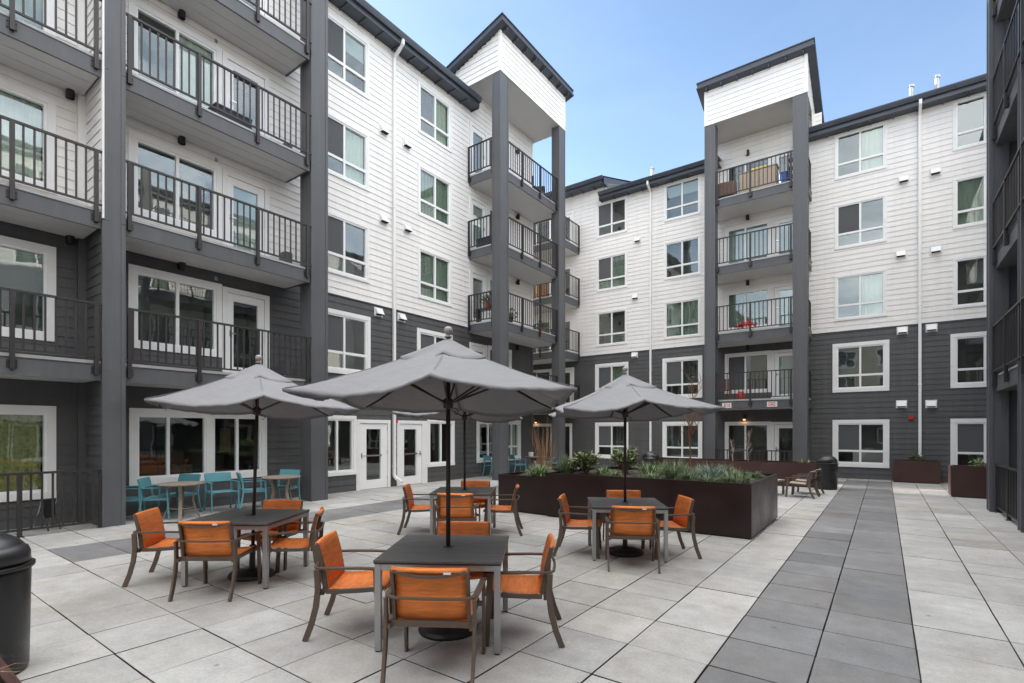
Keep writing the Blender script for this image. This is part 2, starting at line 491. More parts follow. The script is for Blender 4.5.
T = 0.61
def paving():
    vs, fs, mi, tone = [], [], [], []
    x_off, y_off = -1.02, 0.12
    gxs = {i: random.uniform(0.0032, 0.0068) for i in range(-20, 9)}
    for i in range(-19, 8):
        x0 = x_off + i * T; x1 = x0 + T
        if x1 < -12.2 or x0 > 3.6: continue
        for j in range(-22, 36):
            y0 = y_off + j * T; y1 = y0 + T
            if y1 > 21.7: y1 = 21.65
            if y0 > 21.5: continue
            dark = (i in (0, 1) and y0 < 20.8) or (i in (-14, -13) and y0 > 1.5 and y0 < 17.0) or (-8 <= i <= -1 and 18.9 < y0 < 19.7)
            gx = gxs[i]; gy = random.uniform(0.0048, 0.0075) if dark else random.uniform(0.0034, 0.006)
            dz = random.uniform(-0.0022, 0.0022)
            tz = [dz + random.uniform(-0.0012, 0.0012) for _ in range(4)]
            b = 0.004
            J = lambda: random.uniform(-0.0018, 0.0018)
            c = [(x0 + gx + J(), y0 + gy + J()), (x1 - gx + J(), y0 + gy + J()), (x1 - gx + J(), y1 - gy + J()), (x0 + gx + J(), y1 - gy + J())]
            d = [(c[0][0] + b, c[0][1] + b), (c[1][0] - b, c[1][1] + b), (c[2][0] - b, c[2][1] - b), (c[3][0] + b, c[3][1] - b)]
            k = len(vs)
            vs += [(p[0], p[1], -0.05) for p in c] + [(p[0], p[1], tz[q] - b * 0.7) for q, p in enumerate(c)] + [(p[0], p[1], tz[q]) for q, p in enumerate(d)]
            fs.append((k + 8, k + 9, k + 10, k + 11))
            for q in range(4):
                fs.append((k + q, k + (q + 1) % 4, k + 4 + (q + 1) % 4, k + 4 + q))
                fs.append((k + 4 + q, k + 4 + (q + 1) % 4, k + 8 + (q + 1) % 4, k + 8 + q))
            t = random.gauss(1.03, 0.095) if dark else random.gauss(1.0, 0.062)
            wv = random.uniform(-0.015, 0.015)
            mi += [1 if dark else 0] + [2, 1 if dark else 0] * 4
            tone += [(t + wv, t, t - wv, 1)] * 9
    me = bpy.data.meshes.new('paving')
    me.from_pydata(vs, [], fs)
    me.materials.append(M['concrete_l']); me.materials.append(M['concrete_d']); me.materials.append(M['joint'])
    me.polygons.foreach_set('material_index', mi)
    ca = me.color_attributes.new('tone', 'FLOAT_COLOR', 'CORNER')
    flat = []
    for p in me.polygons:
        for _ in range(p.loop_total): flat += tone[p.index]
    ca.data.foreach_set('color', flat)
    o = bpy.data.objects.new('paving', me); COL.objects.link(o)
    tag(o, kind='structure')
paving()

# ------------------------------------------------------------------ building helpers
def siding(mb, F, s0, s1, z0, z1, holes=(), exp=0.178, mi=0):
    zc = z0
    while zc < z1 - 1e-4:
        zt = min(zc + exp, z1)
        cuts = sorted({zc, zt} | {z for h in holes for z in (h[2], h[3]) if zc + 1e-3 < z < zt - 1e-3})
        of = lambda z: 0.003 + 0.013 * (1 - (z - zc) / exp)
        for a, b in zip(cuts, cuts[1:]):
            bl = sorted((h[0], h[1]) for h in holes if h[2] < b - 1e-3 and h[3] > a + 1e-3)
            cur = s0; free = []
            for p, q in bl:
                if p > cur: free.append((cur, min(p, s1)))
                cur = max(cur, q)
            if cur < s1: free.append((cur, s1))
            for p, q in free:
                if q - p < 1e-3: continue
                mb.add([F(p, of(a), a), F(q, of(a), a), F(q, of(b), b), F(p, of(b), b)], [(0, 1, 2, 3)], mi)
                if a == zc:
                    b0_ = of(a)
                    mb.add([F(p, b0_ - 0.005, a), F(q, b0_ - 0.005, a), F(q, b0_, a), F(p, b0_, a),
                            F(p, b0_ - 0.005, a + 0.011), F(q, b0_ - 0.005, a + 0.011), F(p, -0.004, a + 0.011), F(q, -0.004, a + 0.011)],
                           [(0, 1, 2, 3), (0, 1, 5, 4), (4, 5, 7, 6)], mi)
        zc = zt

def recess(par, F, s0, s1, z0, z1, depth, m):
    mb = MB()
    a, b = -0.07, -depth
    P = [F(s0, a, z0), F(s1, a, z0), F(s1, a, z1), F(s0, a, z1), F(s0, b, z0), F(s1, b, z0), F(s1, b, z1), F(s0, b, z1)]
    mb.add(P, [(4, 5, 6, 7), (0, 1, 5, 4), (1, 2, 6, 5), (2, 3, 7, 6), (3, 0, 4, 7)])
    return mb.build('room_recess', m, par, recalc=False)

def sheet(par, name, F, s0, s1, z0, z1, o, m, wavy=0.0):
    mb = MB()
    if not wavy:
        mb.wbox(F, s0, s1, o - 0.006, o, z0, z1)
    else:
        n = max(8, int((s1 - s0) / 0.03))
        vs = []
        for i in range(n + 1):
            s = s0 + (s1 - s0) * i / n
            oo = o + wavy * math.sin(i * 1.35 + s0 * 5) * (0.7 + 0.3 * math.sin(i * 0.37))
            vs += [F(s, oo, z0), F(s, oo, z1)]
        mb.add(vs, [(2 * i, 2 * i + 2, 2 * i + 3, 2 * i + 1) for i in range(n)])
    return mb.build(name, m, par, recalc=False)

HOLES = {}
def window(bld, F, holes, s0, s1, z0, z1, tw=0.12, lites='three', dress='mix', room='room', depth=0.55, tb=None, mull=None, tl=None):
    """outer vinyl frame s0..s1, z0..z1; tw = trim board width"""
    tb = tw if tb is None else tb
    tl = tw if tl is None else tl
    holes.append((s0 - max(0, tl - 0.012), s1 + tw - 0.012, z0 - tb + 0.012, z1 + tw - 0.012))
    mb = MB()
    p0, p1 = -0.02, 0.034
    mb.wbox(F, s0 - tl, s1 + tw, p0, p1, z1, z1 + tw)                # head trim
    mb.wbox(F, s0 - tl, s1 + tw, p0, p1 + 0.008, z0 - tb, z0)        # sill trim
    if tl > 0: mb.wbox(F, s0 - tl, s0, p0, p1 - 0.003, z0, z1)
    mb.wbox(F, s1, s1 + tw, p0, p1 - 0.003, z0, z1)
    f = 0.045
    a, b = -0.07, 0.014
    mb.wbox(F, s0, s1, a, b, z1 - f, z1, 1); mb.wbox(F, s0, s1, a, b, z0, z0 + f, 1)
    mb.wbox(F, s0, s0 + f, a, b, z0 + f, z1 - f, 1); mb.wbox(F, s1 - f, s1, a, b, z0 + f, z1 - f, 1)
    sm = (s0 + s1) / 2 if mull is None else mull
    zt = z0 + (z1 - z0) * 0.31
    mb.wbox(F, sm - 0.03, sm + 0.03, a, b - 0.004, z0 + f, z1 - f, 1)
    if lites == 'three':
        mb.wbox(F, s0 + f, sm - 0.03, a, b - 0.008, zt - 0.035, zt + 0.035, 1)
        mb.wbox(F, sm + 0.03, s1 - f, a, b - 0.008, zt - 0.035, zt + 0.035, 1)
    o = mb.build('window', [M['trim'], M['vinyl']], bld)
    gl = MB()
    gl.wbox(F, s0 + f - 0.005, sm - 0.025, -0.03, -0.026, z0 + f - 0.005, z1 - f + 0.005)
    gl.wbox(F, sm + 0.025, s1 - f + 0.005, -0.04, -0.036, z0 + f - 0.005, z1 - f + 0.005)
    gl.build('pane', M['glass'], o)
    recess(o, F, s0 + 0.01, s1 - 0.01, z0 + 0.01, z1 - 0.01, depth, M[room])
    lo = zt if lites == 'three' else z0 + f
    if dress == 'mix':
        dress = random.choice(['screen', 'screen', 'screen+white', 'screen+green', 'blind', 'screen+blind'])
    if 'screen' in dress:
        sheet(o, 'insect_screen', F, s0 + f + 0.004, sm - 0.034, lo + 0.002, z1 - f - 0.002, -0.018, M['screen'])
    if 'white' in dress:
        sheet(o, 'curtain', F, sm + 0.05, s1 - 0.06, z0 + 0.05, z1 - 0.05, -0.10, M['curtain_w'], 0.018)
    if 'green' in dress:
        sheet(o, 'curtain', F, s0 + 0.06, s1 - 0.06, z0 + 0.05, z1 - 0.05, -0.10, M['curtain_g'], 0.018)
    if 'olive' in dress:
        sheet(o, 'curtain', F, s0 + 0.06, s1 - 0.06, z0 + 0.05, z1 - 0.05, -0.10, M['curtain_y'], 0.02)
    if 'blind' in dress:
        drop = random.choice([0.35, 0.6, 1.0])
        sheet(o, 'blind', F, s0 + 0.05, s1 - 0.05, z1 - 0.05 - (z1 - z0 - 0.1) * drop, z1 - 0.05, -0.085, M['blind'])
    return o

def glass_door(bld, F, holes, s0, s1, z0, z1, g0, g1, gz0, gz1, tw=0.1, handle='left', room='room', bar=False, dress=None):
    """door leaf s0..s1 with one glazed light g0..g1"""
    holes.append((s0 - tw + 0.012, s1 + tw - 0.012, z0 - 0.02, z1 + tw - 0.012))
    mb = MB()
    mb.wbox(F, s0 - tw, s0, -0.05, 0.036, z0, z1 + tw); mb.wbox(F, s1, s1 + tw, -0.05, 0.036, z0, z1 + tw)
    mb.wbox(F, s0, s1, -0.05, 0.034, z1, z1 + tw)
    a, b = -0.06, 0.006
    L0, L1 = s0 + 0.008, s1 - 0.008
    mb.wbox(F, L0, g0, a, b, z0 + 0.012, z1 - 0.008, 1); mb.wbox(F, g1, L1, a, b, z0 + 0.012, z1 - 0.008, 1)
    mb.wbox(F, g0, g1, a, b - 0.001, z0 + 0.012, gz0, 1); mb.wbox(F, g0, g1, a, b - 0.001, gz1, z1 - 0.008, 1)
    mb.wbox(F, s0, s1, -0.06, 0.05, z0 - 0.0, z0 + 0.012, 2)
    o = mb.build('door', [M['trim'], M['vinyl'], M['metal']], bld)
    gl = MB(); gl.wbox(F, g0, g1, -0.034, -0.03, gz0, gz1); gl.build('pane', M['glass'], o)
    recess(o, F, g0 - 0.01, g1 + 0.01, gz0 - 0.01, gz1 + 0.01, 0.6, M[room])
    h = MB()
    hs = s0 + 0.07 if handle == 'left' else s1 - 0.07
    sg = 1 if handle == 'left' else -1
    h.wbox(F, hs - 0.02, hs + 0.02, 0.006, 0.016, z0 + 0.9, z0 + 1.04)
    h.wbox(F, min(hs, hs + sg * 0.11), max(hs, hs + sg * 0.11), 0.05, 0.064, z0 + 0.955, z0 + 0.975)
    h.wbox(F, hs - 0.009, hs + 0.009, 0.016, 0.056, z0 + 0.956, z0 + 0.974)
    h.build('handle', M['steel'], o)
    if bar:
        q = MB(); q.wbox(F, g0 - 0.02, g1 + 0.02, 0.008, 0.03, z0 + 0.94, z0 + 0.985); q.build('push_bar', M['steel'], o)
        k = MB()
        es = s1 - 0.004 if handle == 'left' else s0 + 0.004
        for hz in (0.25, 1.0, 1.7): k.wbox(F, es - 0.012, es + 0.012, 0.004, 0.016, z0 + hz, z0 + hz + 0.1)
        k.build('hinge', M['steel'], o)
    if dress == 'blind':
        sheet(o, 'blind', F, g0, g1, gz0, gz1, -0.08, M['blind'])
    return o

def rail_run(mb, pts, z, h=1.03, sp=0.13, skip=()):
    """top rail, bottom rail and balusters along a polyline of (x,y); z = deck level"""
    for (x0, y0), (x1, y1) in zip(pts, pts[1:]):
        mb.sweep([(x0, y0, z + h), (x1, y1, z + h)], 0.048, 0.036)
        mb.sweep([(x0, y0, z + 0.11), (x1, y1, z + 0.11)], 0.036, 0.032)
        L = math.hypot(x1 - x0, y1 - y0); n = max(2, int(L / sp))
        dx, dy = (x1 - x0) / L, (y1 - y0) / L
        for i in range(1, n):
            t = i / n
            x, y = x0 + (x1 - x0) * t, y0 + (y1 - y0) * t
            q, qt = 0.0145, 0.008
            mb.hexa([(x + dx * a * q - dy * b * qt, y + dy * a * q + dx * b * qt, zz) for zz in (z + 0.118, z + h - 0.012) for a, b in ((-1, -1), (1, -1), (1, 1), (-1, 1))])

def posts_of(par, pl, z, h=1.03, drop=0.2, F=None):
    for x, y, nx, ny in pl:
        mb = MB()
        q = 0.029
        mb.box(x - q, x + q, y - q, y + q, z - drop, z + h + 0.012)
        # fascia bracket: a plate with four bolt heads
        if drop > 0.05:
            px, py = x - nx * 0.034, y - ny * 0.034
            wx, wy = abs(ny), abs(nx)
            mb.box(px - wx * 0.065 - abs(nx) * 0.005, px + wx * 0.065 + abs(nx) * 0.005, py - wy * 0.065 - abs(ny) * 0.005, py + wy * 0.065 + abs(ny) * 0.005, z - drop + 0.02, z - drop + 0.15)
            for a in (-0.05, 0.05):
                for b in (0.04, 0.13):
                    bx, by = px + nx * 0.01 + wx * a, py + ny * 0.01 + wy * a
                    mb.box(bx - 0.008, bx + 0.008, by - 0.008, by + 0.008, z - drop + b - 0.008, z - drop + b + 0.008)
        else:
            mb.box(x - 0.05, x + 0.05, y - 0.05, y + 0.05, z, z + 0.012)
        mb.build('post', M['rail'], par)

def balcony(bld, F, s0, s1, z, depth, runs, posts, fas=0.27, ends=(True, True), seam=4, under='soffit'):
    """z = fascia top; a pale deck edge sits just above it"""
    mb = MB()
    mb.wbox(F, s0, s1, depth - 0.045, depth, z - fas, z, 0)
    if ends[0]: mb.wbox(F, s0, s0 + 0.045, 0.02, depth - 0.045, z - fas, z, 0)
    if ends[1]: mb.wbox(F, s1 - 0.045, s1, 0.02, depth - 0.045, z - fas, z, 0)
    mb.wbox(F, s0 - 0.008, s1 + 0.008, 0.01, depth + 0.008, z + 0.002, z + 0.02, 2)     # metal drip edge
    mb.wbox(F, s0 + 0.012, s1 - 0.012, 0.012, depth - 0.02, z + 0.02, z + 0.075, 1)
    # soffit boards
    n = seam
    for i in range(n):
        o0 = 0.02 + (depth - 0.066) * i / n; o1 = 0.02 + (depth - 0.066) * (i + 1) / n
        mb.wbox(F, s0 + 0.046, s1 - 0.046, o0 + 0.006, o1 - 0.006, z - fas + 0.012, z - fas + 0.028, 3)
    mb.wbox(F, s0 + 0.046, s1 - 0.046, 0.022, depth - 0.046, z - fas + 0.03, z - 0.02, 4)
    o = mb.build('balcony', [M['column'], M['flash'], M['roofmetal'], M[under], M['groove']], bld)
    r = MB()
    for run in runs:
        rail_run(r, run, z + 0.02)
    r.build('railing', M['rail'], o)
    posts_of(o, posts, z + 0.02)
    return o

def vent_hood(bld, F, s, z):
    mb = MB()
    w_, h_ = 0.12, 0.1
    mb.wbox(F, s - w_ - 0.03, s + w_ + 0.03, 0.0, 0.028, z - h_ - 0.03, z + h_ + 0.03, 0)
    mb.hexa([F(s - w_, 0.028, z - h_ + 0.03), F(s + w_, 0.028, z - h_ + 0.03), F(s + w_, 0.15, z - h_ + 0.03), F(s - w_, 0.15, z - h_ + 0.03),
             F(s - w_, 0.028, z + h_), F(s + w_, 0.028, z + h_), F(s + w_, 0.06, z + h_), F(s - w_, 0.06, z + h_)], 0)
    mb.wbox(F, s - w_ + 0.012, s + w_ - 0.012, 0.03, 0.14, z - h_ + 0.012, z - h_ + 0.029, 1)
    mb.build('vent_hood', [M['whitep'], M['gap']], bld)

def sconce(bld, F, s, z, lit=False):
    mb = MB()
    mb.wbox(F, s - 0.05, s + 0.05, 0.0, 0.03, z - 0.06, z + 0.06)
    c = F(s, 0.1, z)
    mb.lathe([(0.0, 0.12), (0.045, 0.115), (0.062, 0.09), (0.062, -0.08), (0.055, -0.085), (0.05, -0.04), (0.0, -0.04)], 14, c)
    o = mb.build('wall_light', M['black'], bld)
    if lit:
        q = MB(); q.lathe([(0.0, -0.05), (0.045, -0.06), (0.047, -0.12), (0.0, -0.125)], 12, c)
        q.build('lamp_glass', M['amber'], o)
        l = bpy.data.lights.new('wall_lamp', 'POINT'); l.energy = 0.25; l.color = (1, 0.6, 0.3); l.shadow_soft_size = 0.05
        lo = bpy.data.objects.new('wall_lamp', l); COL.objects.link(lo)
        p = F(s, 0.16, z - 0.16); lo.location = p; lo.parent = bld

def camera_dome(bld, F, s, z):
    mb = MB()
    mb.wbox(F, s - 0.03, s + 0.03, 0, 0.02, z - 0.04, z + 0.04)
    mb.tube([F(s, 0.02, z), F(s, 0.07, z - 0.01), F(s, 0.08, z - 0.05)], 0.013, 8)
    mb.build('sprinkler_head', M['metal'], bld)

def downspout(bld, F, s, z0, z1, eave_o=None, eave_z=None, m='trim'):
    mb = MB()
    mb.wbox(F, s - 0.04, s + 0.04, 0.03, 0.1, z0, z1)
    if eave_o:
        a = Vector(F(s, 0.065, z1 - 0.02)); b = Vector(F(s, eave_o, eave_z - 0.12)); c = Vector(F(s, eave_o, eave_z))
        side = Vector(F(s + 1, 0, 0)) - Vector(F(s, 0, 0))
        mb.sweep([a, b, c], 0.08, 0.07, side)
    for zz in (0.6, 3.2, 5.8, 8.4, 11.0):
        if z0 < zz < z1: mb.wbox(F, s - 0.052, s + 0.052, 0.018, 0.106, zz, zz + 0.03)
    return mb.build('downspout', M[m], bld)

def column(bld, x0, x1, y0, y1, z1, seams=(), batten='y', z0=0.0, foot=True):
    mb = MB()
    mb.box(x0, x1, y0, y1, z0, z1)
    cz = [z0] + [s for s in seams if z0 < s < z1] + [z1]
    e = 0.014
    for a, b in zip(cz, cz[1:]):
        a2, b2 = a + 0.004, b - 0.004
        cw = 0.05
        for (cx, sx) in ((x0, -1), (x1, 1)):
            for (cy, sy) in ((y0, -1), (y1, 1)):
                mb.box(min(cx + sx * e, cx - sx * cw), max(cx + sx * e, cx - sx * cw), min(cy + sy * e, cy - sy * 0.002), max(cy + sy * e, cy - sy * 0.002), a2, b2)
                mb.box(min(cx + sx * e * 0.8, cx - sx * 0.002), max(cx + sx * e * 0.8, cx - sx * 0.002), min(cy - sy * 0.002, cy - sy * cw), max(cy - sy * 0.002, cy - sy * cw), a2, b2)
    return mb.build('column', M['column'], bld)

def gutter_eave(bld, F, s0, s1, z, over=0.45, back=0.0, rise=0.30, run=9.0, m='roofmetal', caps=True):
    """z = gutter top. fascia + half-round-ish gutter + soffit + roof sheet rising behind"""
    mb = MB()
    mb.wbox(F, s0, s1, over - 0.03, over, z - 0.30, z - 0.02)
    mb.wbox(F, s0, s1, -0.1, over - 0.03, z - 0.30, z - 0.27)             # soffit
    n = int((s1 - s0) / 0.6)
    for i in range(n + 1):                                               # rafter tails
        s = s0 + (s1 - s0) * i / max(1, n)
        mb.wbox(F, s - 0.02, s + 0.02, 0.0, over - 0.03, z - 0.335, z - 0.30)
    # gutter profile
    pr = [(0.002, -0.16), (0.075, -0.16), (0.10, -0.10), (0.125, -0.03), (0.125, 0.0), (0.112, 0.0), (0.112, -0.03), (0.09, -0.09), (0.07, -0.145), (0.002, -0.145)]
    vs = [F(s, over + o, z + q) for s in (s0, s1) for o, q in pr]
    k = len(pr)
    mb.add(vs, [(i, (i + 1) % k, k + (i + 1) % k, k + i) for i in range(k)] + [tuple(range(k)), tuple(range(2 * k - 1, k - 1, -1))], 0)
    o = mb.build('eave', M[m], bld)
    r = MB()
    P = [F(s0, over + 0.02, z + 0.0), F(s1, over + 0.02, z + 0.0), F(s1, -run, z + run * rise), F(s0, -run, z + run * rise)]
    Q = [(p[0], p[1], p[2] - 0.06) for p in P]
    r.hexa(Q + P)
    r.build('roof', M[m], bld)
    return o

def tower_roof(bld, pts_front, pts_back, zf, zb, th=0.2, m='roofmetal', tails=()):
    """sloping slab from the two front corners to the two back corners"""
    (ax, ay), (bx, by) = pts_front; (cx, cy), (dx, dy) = pts_back
    top = [(ax, ay, zf), (bx, by, zf), (cx, cy, zb), (dx, dy, zb)]
    mb = MB()
    mb.hexa([(p[0], p[1], p[2] - th) for p in top] + top)
    cxm, cym = sum(p[0] for p in top) / 4, sum(p[1] for p in top) / 4
    cap = [(p[0] + 0.03 * (1 if p[0] > cxm else -1), p[1] + 0.03 * (1 if p[1] > cym else -1), p[2]) for p in top]
    mb.hexa([(p[0], p[1], p[2] + 0.004) for p in cap] + [(p[0], p[1], p[2] + 0.035) for p in cap])
    mb.hexa([(p[0], p[1], p[2] - th - 0.0) for p in cap] + [(p[0], p[1], p[2] - th + 0.05) for p in cap])
    for b in tails: mb.box(*b)
    return mb.build('roof', M[m], bld)

def floor_core(bld, x0, x1, y0, y1, z1, m='dark'):
    mb = MB(); mb.box(x0, x1, y0, y1, -0.02, z1)
    return mb.build('inner_wall', M[m], bld)

# ------------------------------------------------------------------ LEFT WING
DL = [0.0, 2.84, 5.48, 8.12, 10.76]
TL = [2.0, 4.84, 7.48, 10.12, 12.76]
left = thing('apartment_building', 'long five-storey apartment block along the left with glass doors and a balcony tower', 'apartment building', (0, 0, 0))
hl = []
L_END = 17.9
TR = 5.34
# bay A windows (right-hand jambs near the first column)
for f in range(5):
    tw = 0.12
    z1 = TL[f] + (0.0 if f else 0.0)
    z0 = z1 - (1.4 if f == 0 else 1.45)
    window(left, FL, hl, 0.62, 2.45, z0, z1, tw, 'two', ['olive', 'screen', 'screen+white', 'green', 'mix'][f])
    if f: window(left, FL, hl, -3.4, -1.6, z0, z1, tw, 'two', 'mix')
window(left, FL, hl, -3.4, -1.6, 0.6, 2.0, 0.12, 'two', 'mix')
# bay B ground: two big lounge windows under one trim
window(left, FL, hl, 3.79, 5.08, 0.72, 2.0, 0.13, 'two', 'none', 'lounge', 1.6, mull=4.345)
window(left, FL, hl, 5.212, 6.3, 0.72, 2.0, 0.13, 'two', 'none', 'lounge', 1.6, mull=5.745, tl=0.0)
for f in range(1, 5):
    z1 = TL[f]
    window(left, FL, hl, 3.77, 5.28, z1 - 1.4, z1, 0.12, 'two', ['none', 'none', 'white', 'white'][f - 1], mull=4.52)
    glass_door(left, FL, hl, 5.52, 6.38, DL[f] + 0.08, z1 - 0.03, 5.66, 6.22, DL[f] + 0.3, z1 - 0.2, 0.11, 'left', dress='blind' if f == 2 else None)
    sconce(left, FL, 4.57, DL[f] + 2.3, lit=(f == 4))
    if f < 3: sconce(left, FL, 2.75, DL[f] + 2.3)
    else: vent_hood(left, FL, 2.76, DL[f] + 2.25)
    camera_dome(left, FL, 5.28, DL[f] + 2.22)
    # dark electrical box on the wall beside the second column
    eb = MB(); eb.wbox(FL, 6.74, 6.92, 0.02, 0.3, DL[f] + 0.09, DL[f] + 0.55)
    eb.build('condenser_box', M['column'], left)
# main wall window pairs
DR1 = ['screen', 'screen', 'screen', 'screen+white', 'screen+blind']
DR2 = ['none', 'screen', 'green', 'green', 'white']
for f in range(1, 5):
    window(left, FL, hl, 7.88, 9.37, TL[f] - 1.48, TL[f], 0.12 if f == 1 else 0.075, 'three', DR1[f], mull=8.62)
    window(left, FL, hl, 11.43, 12.83, TL[f] - 1.48, TL[f], 0.12 if f == 1 else 0.075, 'three', DR2[f], mull=12.14)
# ground floor: window, two glazed doors, window, narrow windows under the tower
window(left, FL, hl, 7.75, 8.9, 0.56, 2.0, 0.1, 'two', 'none', 'lounge', 1.4, mull=8.39)
glass_door(left, FL, hl, 9.12, 10.12, 0.0, 1.9, 9.36, 9.88, 0.26, 1.73, 0.1, 'left', 'lounge', True)
glass_door(left, FL, hl, 10.58, 11.52, 0.0, 1.9, 10.78, 11.3, 0.26, 1.73, 0.1, 'right', 'lounge', True)
window(left, FL, hl, 11.86, 12.96, 0.6, 1.96, 0.1, 'two', 'none', 'lounge', 1.4)
window(left, FL, hl, 14.38, 15.5, 0.64, 1.98, 0.13, 'two', 'none', 'lounge', 1.4, mull=14.95)
window(left, FL, hl, 15.95, 16.9, 0.64, 1.98, 0.13, 'three', 'white', 'room', 0.6)
# filler boards between doors and windows
fb = MB()
fb.wbox(FL, 9.0, 9.02, -0.02, 0.03, 0.0, 2.0); fb.wbox(FL, 11.621, 11.758, -0.02, 0.031, 0.0, 2.0); fb.build('trim_board', M['trim'], left)
# tower openings
for f in range(1, 5):
    window(left, FL, hl, 15.0, 16.3, TL[f] - 1.3, TL[f] - 0.05, 0.1, 'two', 'screen+white' if f != 2 else 'blind')
    glass_door(left, FL, hl, 13.95, 14.75, DL[f] + 0.07, TL[f] - 0.08, 14.07, 14.62, DL[f] + 0.3, TL[f] - 0.25, 0.1, 'right', dress='blind' if f == 3 else None)
    sconce(left, FL, 16.75, DL[f] + 2.18)
for (s, z) in ((9.96, 10.57), (10.86, 10.56), (9.96, 7.93), (10.88, 7.96), (9.78, 5.16), (10.66, 5.16)):
    vent_hood(left, FL, s, z)
mb = MB()
siding(mb, FL, -19.0, L_END, 0.0, TR, hl)
mb.build('wall', M['dark'], left, recalc=False)
mb = MB()
siding(mb, FL, -19.0, L_END, TR + 0.03, 13.62, hl)
mb.build('wall', M['white'], left, recalc=False)
mb = MB()
mb.wbox(FL, 7.45, 13.6, -0.01, 0.03, TR, TR + 0.03); mb.build('flashing', M['roofmetal'], left)
# return end of the wing (faces the passage)
mb = MB()
FE = lambda s, o, z: (s, L_END + o, z)
siding(mb, FE, -24.0, -12.0, 0.0, TR); mb.build('wall', M['dark'], left, recalc=False)
mb = MB()
siding(mb, FE, -24.0, -12.0, TR + 0.03, 14.2); mb.build('wall', M['white'], left, recalc=False)
mb = MB(); mb.box(-12.06, -11.97, L_END - 0.09, L_END + 0.03, TR + 0.03, 13.8); mb.build('corner_trim', M['trim'], left)
mb = MB(); mb.box(-12.06, -11.97, L_END - 0.09, L_END + 0.03, 0, TR); mb.build('corner_trim', M['dark'], left)
floor_core(left, -24.5, -13.9, -19.0, 17.6, 15.2)
gutter_eave(left, FL, -19.0, 13.95, 13.47, 0.4, rise=0.26, run=12.0)
downspout(left, FL, 10.34, 0.32, 12.95, 0.45, 13.31)
mb = MB()
mb.sweep([FL(10.34, 0.065, 0.34), FL(10.36, 0.14, 0.24), FL(10.4, 0.34, 0.14)], 0.08, 0.07)
mb.build('downspout_shoe', M['trim'], left)
mb = MB(); mb.wbox(FL, 10.405, 10.47, 0.03, 0.08, 1.92, 2.06); mb.build('fire_alarm', M['red'], left)

# columns with fin wall between the two balcony bays
SE = (2.71, 5.35, 7.99, 10.63)
column(left, -11.32, -10.95, 3.0, 3.28, 15.0, SE)
fin = MB()
FN = lambda s, o, z: (s, 2.985 - o, z)
siding(fin, FN, -11.96, -10.962, 0.0, TR)
fin.build('wall', M['dark'], left, recalc=False)
fin = MB(); siding(fin, FN, -11.96, -10.962, TR + 0.03, 13.6); fin.build('wall', M['white'], left, recalc=False)
FN2 = lambda s, o, z: (s, 3.275 + o, z)
fin = MB()
siding(fin, FN2, -11.99, -11.33, 0.0, TR); fin.build('wall', M['dark'], left, recalc=False)
fin = MB(); siding(fin, FN2, -11.99, -11.33, TR + 0.03, 13.6); fin.build('wall', M['white'], left, recalc=False)
mb = MB(); mb.box(-11.02, -10.938, 2.958, 2.999, 0, TR); mb.build('corner_trim', M['column'], left)
mb = MB(); mb.box(-11.02, -10.938, 2.958, 2.999, TR + 0.03, 13.5); mb.build('corner_trim', M['white'], left)
mb = MB(); mb.box(-12.0, -11.9, 2.86, 2.98, 0, TR); mb.build('corner_trim', M['dark'], left)
mb = MB(); mb.box(-12.0, -11.9, 2.86, 2.98, TR + 0.03, 13.5); mb.build('corner_trim', M['white'], left)
column(left, -11.42, -10.98, 6.98, 7.4, 15.0, SE)
column(left, -11.32, -10.95, -2.4, -2.1, 15.0, SE)
# bay balconies
for f in range(1, 5):
    z = DL[f] - 0.02
    xr = LX + 1.0 + 0.034
    balcony(left, FL, -2.1, 2.975, z, 1.0, [[(xr, -2.08), (xr, 3.0)]], [(xr, y, 1, 0) for y in (-1.95, -0.75, 0.55, 1.83, 2.88)], ends=(True, False), seam=3)
    balcony(left, FL, 3.285, 6.94, z, 1.0, [[(xr, 3.28), (xr, 6.97)]], [(xr, y, 1, 0) for y in (3.36, 4.52, 5.69, 6.86)], ends=(False, True), seam=3)
# ground fence in bay A
fen = thing('railing_fence', 'low dark metal railing closing the ground-floor patio left of the first column', 'fence', (-11.0, 0.5, 0))
mb = MB()
rail_run(mb, [(0.0, -2.55), (0.0, 2.48)], 0.0, 1.0)
mb.build('railing', M['rail'], fen)
posts_of(fen, [(0.0, y, 1, 0) for y in (-2.3, -0.9, 0.35, 1.42, 2.45)], 0.0, 1.0, 0.0)

# tower
TX = -10.5
TY0, TY1 = 13.72, 18.05
column(left, TX - 0.33, TX, TY0, TY0 + 0.45, 13.9, SE)
column(left, TX - 0.33, TX, TY1 - 0.45, TY1, 13.9, SE)
FT1 = lambda s, o, z: (TX + o, s, z)
FT2 = lambda s, o, z: (s, TY0 - o, z)
FT3 = lambda s, o, z: (s, TY1 + o, z)
mb = MB()
siding(mb, FT1, TY0, TY1, 13.9, 15.33)
for i in range(12):
    a = TX - 0.2 * (i + 1); zt = 15.54 - 0.3013 * (TX + 0.25 - a) - 0.19
    siding(mb, FT2, a, a + 0.2, 13.9, zt); siding(mb, FT3, a, a + 0.2, 13.9, zt)
siding(mb, FL, 13.6, L_END, 13.62, 13.9)
mb.add([(TX - 0.01, TY0, 13.9), (TX - 0.01, TY1, 13.9), (-13.0, TY1, 13.9), (-13.0, TY0, 13.9)], [(0, 1, 2, 3)], 1)
mb.build('tower_wall', [M['white'], M['soffit']], left, recalc=False)
mb = MB()
mb.box(TX - 0.07, TX + 0.022, TY0 - 0.022, TY0 - 0.0, 13.9, 15.32); mb.box(TX, TX + 0.022, TY0, TY0 + 0.08, 13.9, 15.32)
mb.build('corner_trim', M['white'], left)
